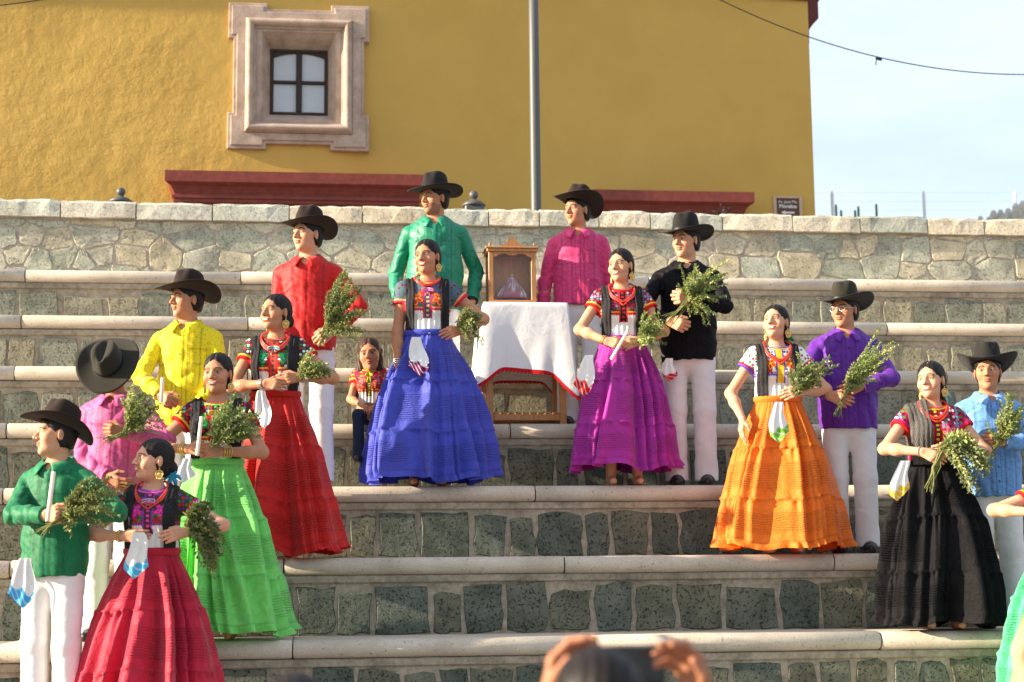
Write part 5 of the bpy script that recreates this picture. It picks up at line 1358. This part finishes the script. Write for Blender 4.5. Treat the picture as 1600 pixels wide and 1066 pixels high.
herbs(508, 520, D('M4', .30), 7, [(540, 435), (560, 485), (535, 465), (556, 515), (548, 455)], 60, 'tall green herbs held against the red shirt', .018, 6, .15, 1.0, (500, 535))
herbs(718, 508, D('W4', .24), 6, [(738, 492), (744, 512), (724, 494), (735, 524)], 45, 'dark green herbs tucked under arm above royal blue skirt', .022, 7, .3, .75)
herbs(1000, 530, D('W5', .26), 6, [(1012, 502), (1028, 518), (1010, 535), (1022, 505), (1036, 512)], 45, 'light green herbs in the crook of arm over magenta skirt', .020, 8, .25, 1.2)
herbs(1078, 466, D('M7', .36), 8, [(1100, 436), (1112, 465), (1085, 430), (1128, 424), (1098, 484), (1075, 440)], 65, 'big green herb bunch against the black shirt', .018, 9, .15, 1.15, (1046, 502))
herbs(1245, 612, D('W6', .26), 7, [(1268, 582), (1290, 572), (1260, 598), (1282, 590), (1250, 580)], 55, 'grey green herbs over the arm above orange skirt', .018, 10, .2, .95)
herbs(1325, 608, D('M8', .34), 7, [(1350, 568), (1370, 562), (1340, 585), (1384, 548), (1360, 580)], 55, 'flowering herbs held against the purple shirt', .016, 11, .15, 1.15, (1308, 645))
herbs(1472, 700, D('W7', .27), 8, [(1512, 690), (1538, 718), (1500, 680), (1526, 755), (1540, 735)], 60, 'long trailing green herbs over the black skirt', .024, 12, .4, 1.0, (1452, 760))
herbs(1563, 690, D('M9', .34), 7, [(1568, 640), (1588, 650), (1560, 655), (1580, 622), (1592, 640)], 50, 'green herbs held against the sky blue shirt', .018, 13, .1, 1.1, (1550, 710))
candle(74, 815, 84, 737, D('M1', .385), 'white candle held before the dark green shirt')
candle(308, 712, 315, 651, D('W2', .30), 'white candle held upright over lime green skirt')
candle(252, 628, 254, 590, D('M3', .31), 'white candle held before the bright yellow shirt')
candle(955, 562, 981, 517, D('W5', .30), 'white candle slanting over the magenta skirt')
kerchief(P['W1'], 216, 832, .20, lin(70, 175, 215), .24, .12)
kerchief(P['M1'], 42, 872, .10, lin(60, 165, 220), .26, .13, -.03)
kerchief(P['W2'], 290, 716, .19, lin(225, 225, 225), .14, .10)
kerchief(P['W3'], 410, 610, .17, white, .24, .10)
kerchief(P['W4'], 652, 527, .19, lin(95, 12, 70), .27, .13)
kerchief(P['W5'], 922, 555, .22, lin(190, 25, 30), .28, .12, -.06)
kerchief(P['W6'], 1215, 628, .24, lin(110, 170, 50), .26, .12)
kerchief(P['W7'], 1412, 720, .18, lin(225, 175, 40), .24, .12, -.04)
kerchief(P['M7'], 1045, 560, .16, lin(190, 25, 35), .16, .10)
# glasses of the purple shirted man
o = P['M8']; hc, RH, hd = o['hc'], o['RH'], o['hd']; mb = MB()
hp3 = lambda x, y, z: hc+RH@np.array([x, y, z])*hd
for s in (-1, 1):
    mb.tube([hp3(s*.033+.021*math.cos(t), -.103+.006*abs(math.cos(t)), .000+.0165*math.sin(t)) for t in np.linspace(0, 2*PI, 18, endpoint=False)], .0016, 5, closed=True)
    mb.tube([hp3(s*.054, -.097, .003), hp3(s*.074, -.06, .004), hp3(s*.079, .012, .004)], .0016, 5)
mb.tube([hp3(-.012, -.104, .002), hp3(0, -.107, .005), hp3(.012, -.104, .002)], .0016, 5)
gl = mb.build('glasses', M['silver'], o['root'], smooth=True)
for s in (-1, 1):
    V = [hp3(s*.033, -.1035, 0)]+[hp3(s*.033+.020*math.cos(t), -.103+.006*abs(math.cos(t)), .0155*math.sin(t)) for t in np.linspace(0, 2*PI, 18, endpoint=False)]
    mesh_obj('lens', V, [(0, i+1, (i+1) % 18+1) for i in range(18)], M['glass'], gl)

# ================================================================== TABLE, CLOTH AND SHRINE BOX
TY = 3*STEP_D+.10; tz = 3*STEP_H; a, b = U(757, 472, TY), U(886, 472, TY); top = float(a[2]); TX0, TX1, TD = float(a[0]), float(b[0]), .40
table = empty('wooden_table', ((TX0+TX1)/2, TY+TD/2, tz)); tag(table, 'small wooden table with low stretchers under a white cloth', 'table')
cx, W2 = (TX0+TX1)/2, (TX1-TX0)/2; hh = top-tz-.006
for sx in (-1, 1):
    for sy in (-1, 1):
        mb = MB(); mb.box((sx*(W2-.035)-.022, sy*(TD/2-.03)-.022, 0), (sx*(W2-.035)+.022, sy*(TD/2-.03)+.022, hh-.03), .004); mb.build('leg', M['wood'], table)
mb = MB(); mb.box((-W2, -TD/2, hh-.03), (W2, TD/2, hh), .005); mb.build('tabletop', M['wood'], table)
for sy in (-1, 1):
    mb = MB(); y = sy*(TD/2-.03); mb.box((-W2+.058, y-.012, .03), (W2-.058, y+.012, .075), .004); mb.build('stretcher', M['wood'], table)
for sx in (-1, 1):
    mb = MB(); mb.box((sx*(W2-.035)-.012, -TD/2+.054, .03), (sx*(W2-.035)+.012, TD/2-.054, .075), .004); mb.build('stretcher', M['wood'], table)
for k_ in range(9):
    x = -W2+.08+k_*(2*W2-.16)/8; mb = MB(); mb.box((x-.016, -TD/2+.03, .077), (x+.016, TD/2-.03, .092), .003); mb.build('slat', M['wood'], table)
# cloth
per = []; nX, nY = 44, 30
for i in range(nX): per.append((-W2+2*W2*i/nX, -TD/2, 0, -1, i/nX, 'f'))
for i in range(nY): per.append((W2, -TD/2+TD*i/nY, 1, 0, i/nY, 'r'))
for i in range(nX): per.append((W2-2*W2*i/nX, TD/2, 0, 1, i/nX, 'b'))
for i in range(nY): per.append((-W2, TD/2-TD*i/nY, -1, 0, i/nY, 'l'))
nP = len(per); rows = 26; V = []
def cloth_pt(idx, t, out=0.0):
    x, y, nx, ny, q, sd = per[idx]
    dc = min(math.hypot(x-ex, y-ey) for ex in (-W2, W2) for ey in (-TD/2, TD/2)); cn = math.exp(-(dc/.07)**2)
    if cn > .02:
        ang = math.atan2(y/(TD/2), x/W2); nx, ny = nrm((nx*(1-cn)+cn*math.cos(ang), ny*(1-cn)+cn*math.sin(ang), 0))[:2]
    fr = .455+.055*(x/W2*.5+.5) if sd == 'f' else .50
    drop = fr+.17*cn*(1.0 if x > 0 else .85)
    fo = .5+.5*math.cos((x*19+y*15)+1.0); flare = (.010+.026*t*(.35+.65*fo)+.075*cn*t)*1.0
    fl2 = .003*math.sin(x*37+y*31+t*4)*t
    return (x+nx*(flare+fl2+out), y+ny*(flare+fl2+out), hh+.006-drop*t*(1-.0*t))
for r_ in range(rows+1):
    for i in range(nP): V.append(cloth_pt(i, (r_/rows)))
Fs = [(r_*nP+i, (r_+1)*nP+i, (r_+1)*nP+(i+1) % nP, r_*nP+(i+1) % nP) for r_ in range(rows) for i in range(nP)]; Fs.append(tuple(range(nP)))
n0 = len(V)
for i in range(nP): p = per[i]; V[i] = (p[0]+p[2]*.004, p[1]+p[3]*.004, hh+.006)
cl = mesh_obj('tablecloth', V, Fs, M['white_cloth'], None, (cx, TY+TD/2, tz)); tag(cl, 'white tablecloth with red lace edge hanging over the small table', 'tablecloth')
V = []; m_ = 4
for r_ in range(m_):
    for i in range(nP*3):
        q = i/3; i0 = int(q) % nP; f = q-int(q); A_, B_ = np.array(cloth_pt(i0, 1.0, .002)), np.array(cloth_pt((i0+1) % nP, 1.0, .002)); p = A_*(1-f)+B_*f
        sc = .012+.010*abs(math.sin(i*.52)); V.append(p+np.array([0, 0, .010-(.010+sc)*r_/(m_-1)]))
nn = nP*3; Fs = [(r_*nn+i, (r_+1)*nn+i, (r_+1)*nn+(i+1) % nn, r_*nn+(i+1) % nn) for r_ in range(m_-1) for i in range(nn)]
mesh_obj('lace_trim', V, Fs, m_plain('lace_red', lin(185, 18, 30), .8, .2, .5, 200), cl)
# shrine box
BY = TY+.07; a, b = U(764, 470, BY), U(838, 470, BY); zb = tz+hh+.008; cx2 = float((a[0]+b[0])/2); w2 = float(b[0]-a[0])/2; d2 = .105
ch = float(U(800, 386, BY)[2])-zb; box = empty('shrine_box', (cx2, BY+d2, zb)); tag(box, 'carved wooden shrine box with glass sides on the white table', 'shrine')
def bb(x0, x1, y0, y1, z0, z1, name, mat='wood', bev=.003): mb = MB(); mb.box((x0, y0, z0), (x1, y1, z1), bev); return mb.build(name, M[mat], box)
bb(-w2, w2, -d2, d2, 0, .026, 'base'); bb(-w2-.012, w2+.012, -d2-.012, d2+.012, ch-.034, ch-.012, 'top'); bb(-w2-.022, w2+.022, -d2-.022, d2+.022, ch-.0115, ch, 'cornice')
for sx in (-1, 1):
    bb(sx*w2-(.034 if sx > 0 else 0), sx*w2+(0 if sx > 0 else .034), -d2, -d2+.03, .0265, ch-.0345, 'post'); bb(sx*w2-(.02 if sx > 0 else 0), sx*w2+(0 if sx > 0 else .02), d2-.02, d2, .0265, ch-.0345, 'post')
    bb(sx*(w2-.008)-.0015, sx*(w2-.008)+.0015, -d2+.031, d2-.021, .027, ch-.035, 'pane', 'glass', 0)
    mb = MB(); mb.lathe([(.007, ch), (.010, ch+.006), (.006, ch+.014), (.010, ch+.022), (.003, ch+.034)], 12, (sx*(w2-.01), -d2+.01, 0)); mb.build('finial', M['wood'], box, smooth=True)
bb(-w2+.035, w2-.035, -d2+.008, -d2+.011, .027, ch-.036, 'pane', 'glass', 0)
bb(-w2+.021, w2-.021, d2-.012, d2-.002, .027, ch-.035, 'back_panel')
P_ = [(-w2+.034, ch-.035), (w2-.034, ch-.035)]+[(x, ch-.052-.010*math.cos(x/(w2-.034)*PI*2)-.012*abs(x/(w2-.034))**2) for x in np.linspace(w2-.034, -w2+.034, 17)]
mb = MB(); mb.prism(P_, -d2+.001, -d2+.0075); mb.build('scalloped_valance', M['wood'], box)
P_ = [(-.085, ch+.0005), (.085, ch+.0005), (.085, ch+.010), (.06, ch+.014), (.05, ch+.03), (.035, ch+.034), (.032, ch+.055), (.016, ch+.058), (0, ch+.078), (-.016, ch+.058), (-.032, ch+.055), (-.035, ch+.034), (-.05, ch+.03), (-.06, ch+.014), (-.085, ch+.010)]
mb = MB(); mb.prism(P_, -d2-.008, -d2+.006); mb.build('crest', M['wood'], box)
# robed figure inside
fig_o = empty('statuette', (cx2+.006, BY+d2-.02, zb+.0265)); tag(fig_o, 'small robed figure in a spreading pale pink mantle inside the glass box', 'statuette')
nA = 40; V, C = [], []; prof = [(.098, .02), (.094, .05), (.075, .085), (.052, .12), (.030, .15), (.016, .172), (.012, .18)]
rp_ = random.Random(4)
for (rr, z) in prof:
    for j in range(nA): an = 2*PI*j/nA; q = rr*(1+.05*math.cos(9*an)*rr/.1); V.append((q*math.sin(an)*1.08, -q*.72*math.cos(an), z)); c = (.50, .22, .27) if rp_.random() > .4 else (.80, .78, .78); C.append((.45, .05, .14) if z < .03 else c)
Fs = [(i*nA+j, i*nA+(j+1) % nA, (i+1)*nA+(j+1) % nA, (i+1)*nA+j) for i in range(len(prof)-1) for j in range(nA)]
mesh_obj('mantle', V, Fs, M['embroidery'], fig_o, col=np.array(C))
mb = MB(); mb.lathe([(.05, 0), (.05, .006), (.03, .012), (.028, .03), (.02, .05)], 20); mb.build('pedestal', M['silver'], fig_o, smooth=True)
mb = MB(); mb.lathe([(.006, .178), (.0125, .186), (.0125, .196), (.006, .206), (.001, .208)], 14); mb.build('head', M['gold'], fig_o, smooth=True)

# ================================================================== SPECTATORS IN FRONT
plain = SH('grey_blue', 150, 165, 185); GS = 'spectators before the stairs'
fig('S1', sex='m', px=935, py=1040, Y=-6.64, z=gz, top=1006, turn=180, head=(180, 0, 0), shirt=plain, skin='d', group=GS, trousers=M['denim'],  # darker skin tone puts the shade on the raised hands into the colour
    handR=dict(px=(856, 1098), fwd=-.36, n=(-.75, .5, 0), f=(-.35, -.1, 1), curl=.55, pole=(1, .2, -1)), handL=dict(px=(1102, 1098), fwd=-.36, n=(.75, .5, 0), f=(.40, -.1, 1), curl=.6, pole=(-1, .2, -1)),
    label='dark haired spectator holding up a phone with both hands')
fig('S2', sex='m', px=460, py=1040, Y=-6.2, z=gz, top=1050, turn=180, head=(180, 0, 0), shirt=plain, skin='m', group=GS, trousers=M['denim'], res=.009, label='dark haired spectator whose crown just shows below the stairs')
fig('S3', sex='m', px=1690, py=1040, Y=-6.9, z=gz, H=1.40, turn=180, head=(180, 0, 0), shirt=plain, skin='l', group=GS, trousers=M['denim'],
    handR=dict(px=(1606, 1020), fwd=-.1, n=(-.9, .3, 0), f=(.1, .1, 1), curl=.35, pole=(1, .2, -1)), label='spectator raising one bare hand before the sea green skirt')
c = U(975, 1043, -6.64+.40); w_, h_ = .080, .040
ph = empty('phone', c); tag(ph, 'black phone held up sideways by a spectator', 'phone')
mb = MB(); mb.box((-w_, -.004, -h_), (w_, .004, h_), .003); mb.build('case', M['phone'], ph)
mb = MB(); mb.box((-w_+.006, -.0052, -h_+.004), (w_-.006, -.0042, h_-.004)); mb.build('screen', m_plain('screen', (.02, .026, .03), .2, .3, 0, 25, .6), ph)
# dark tuft of leaves that shows above the coping by the red ledge
r = random.Random(3); V, Fs, C = [], [], []; c = U(1130, 331, 4.95); zc = float(c[2])
for i in range(260):
    p = np.array([r.gauss(0, .055), r.gauss(0, .05), r.uniform(-.25, .02)+.03*math.cos(r.random()*6)]); d = nrm([r.gauss(0, 1), r.gauss(0, 1), r.uniform(0, 1.2)]); w = nrm(np.cross(d, [r.gauss(0, 1), r.gauss(0, 1), r.gauss(0, 1)])); k0 = len(V)
    V += [p, p+d*.02+w*.006, p+d*.045, p+d*.02-w*.006]; Fs.append((k0, k0+1, k0+2, k0+3)); C += [np.array((.015, .017, .015))*r.uniform(.6, 1.6)]*4
pl = empty('potted_plant', (c[0], 4.95, STREET_Z)); tag(pl, 'dark leafy tuft peeping over the coping below the shorter red ledge', 'plant')
mesh_obj('foliage', np.array(V)+np.array([0, 0, zc-STREET_Z]), np.array(Fs), M['leaf'], pl, smooth=False, col=np.array(C))
mb = MB(); mb.tube([(0, 0, .3), (.01, 0, (zc-STREET_Z)*.7), (0, .01, zc-STREET_Z-.02)], [.012, .01, .006], 6); mb.build('stem', M['stem'], pl)
mb = MB(); mb.lathe([(.10, 0), (.14, .02), (.17, .28), (.18, .30), (.16, .31)], 18); mb.build('pot', M['ground'], pl, smooth=True)
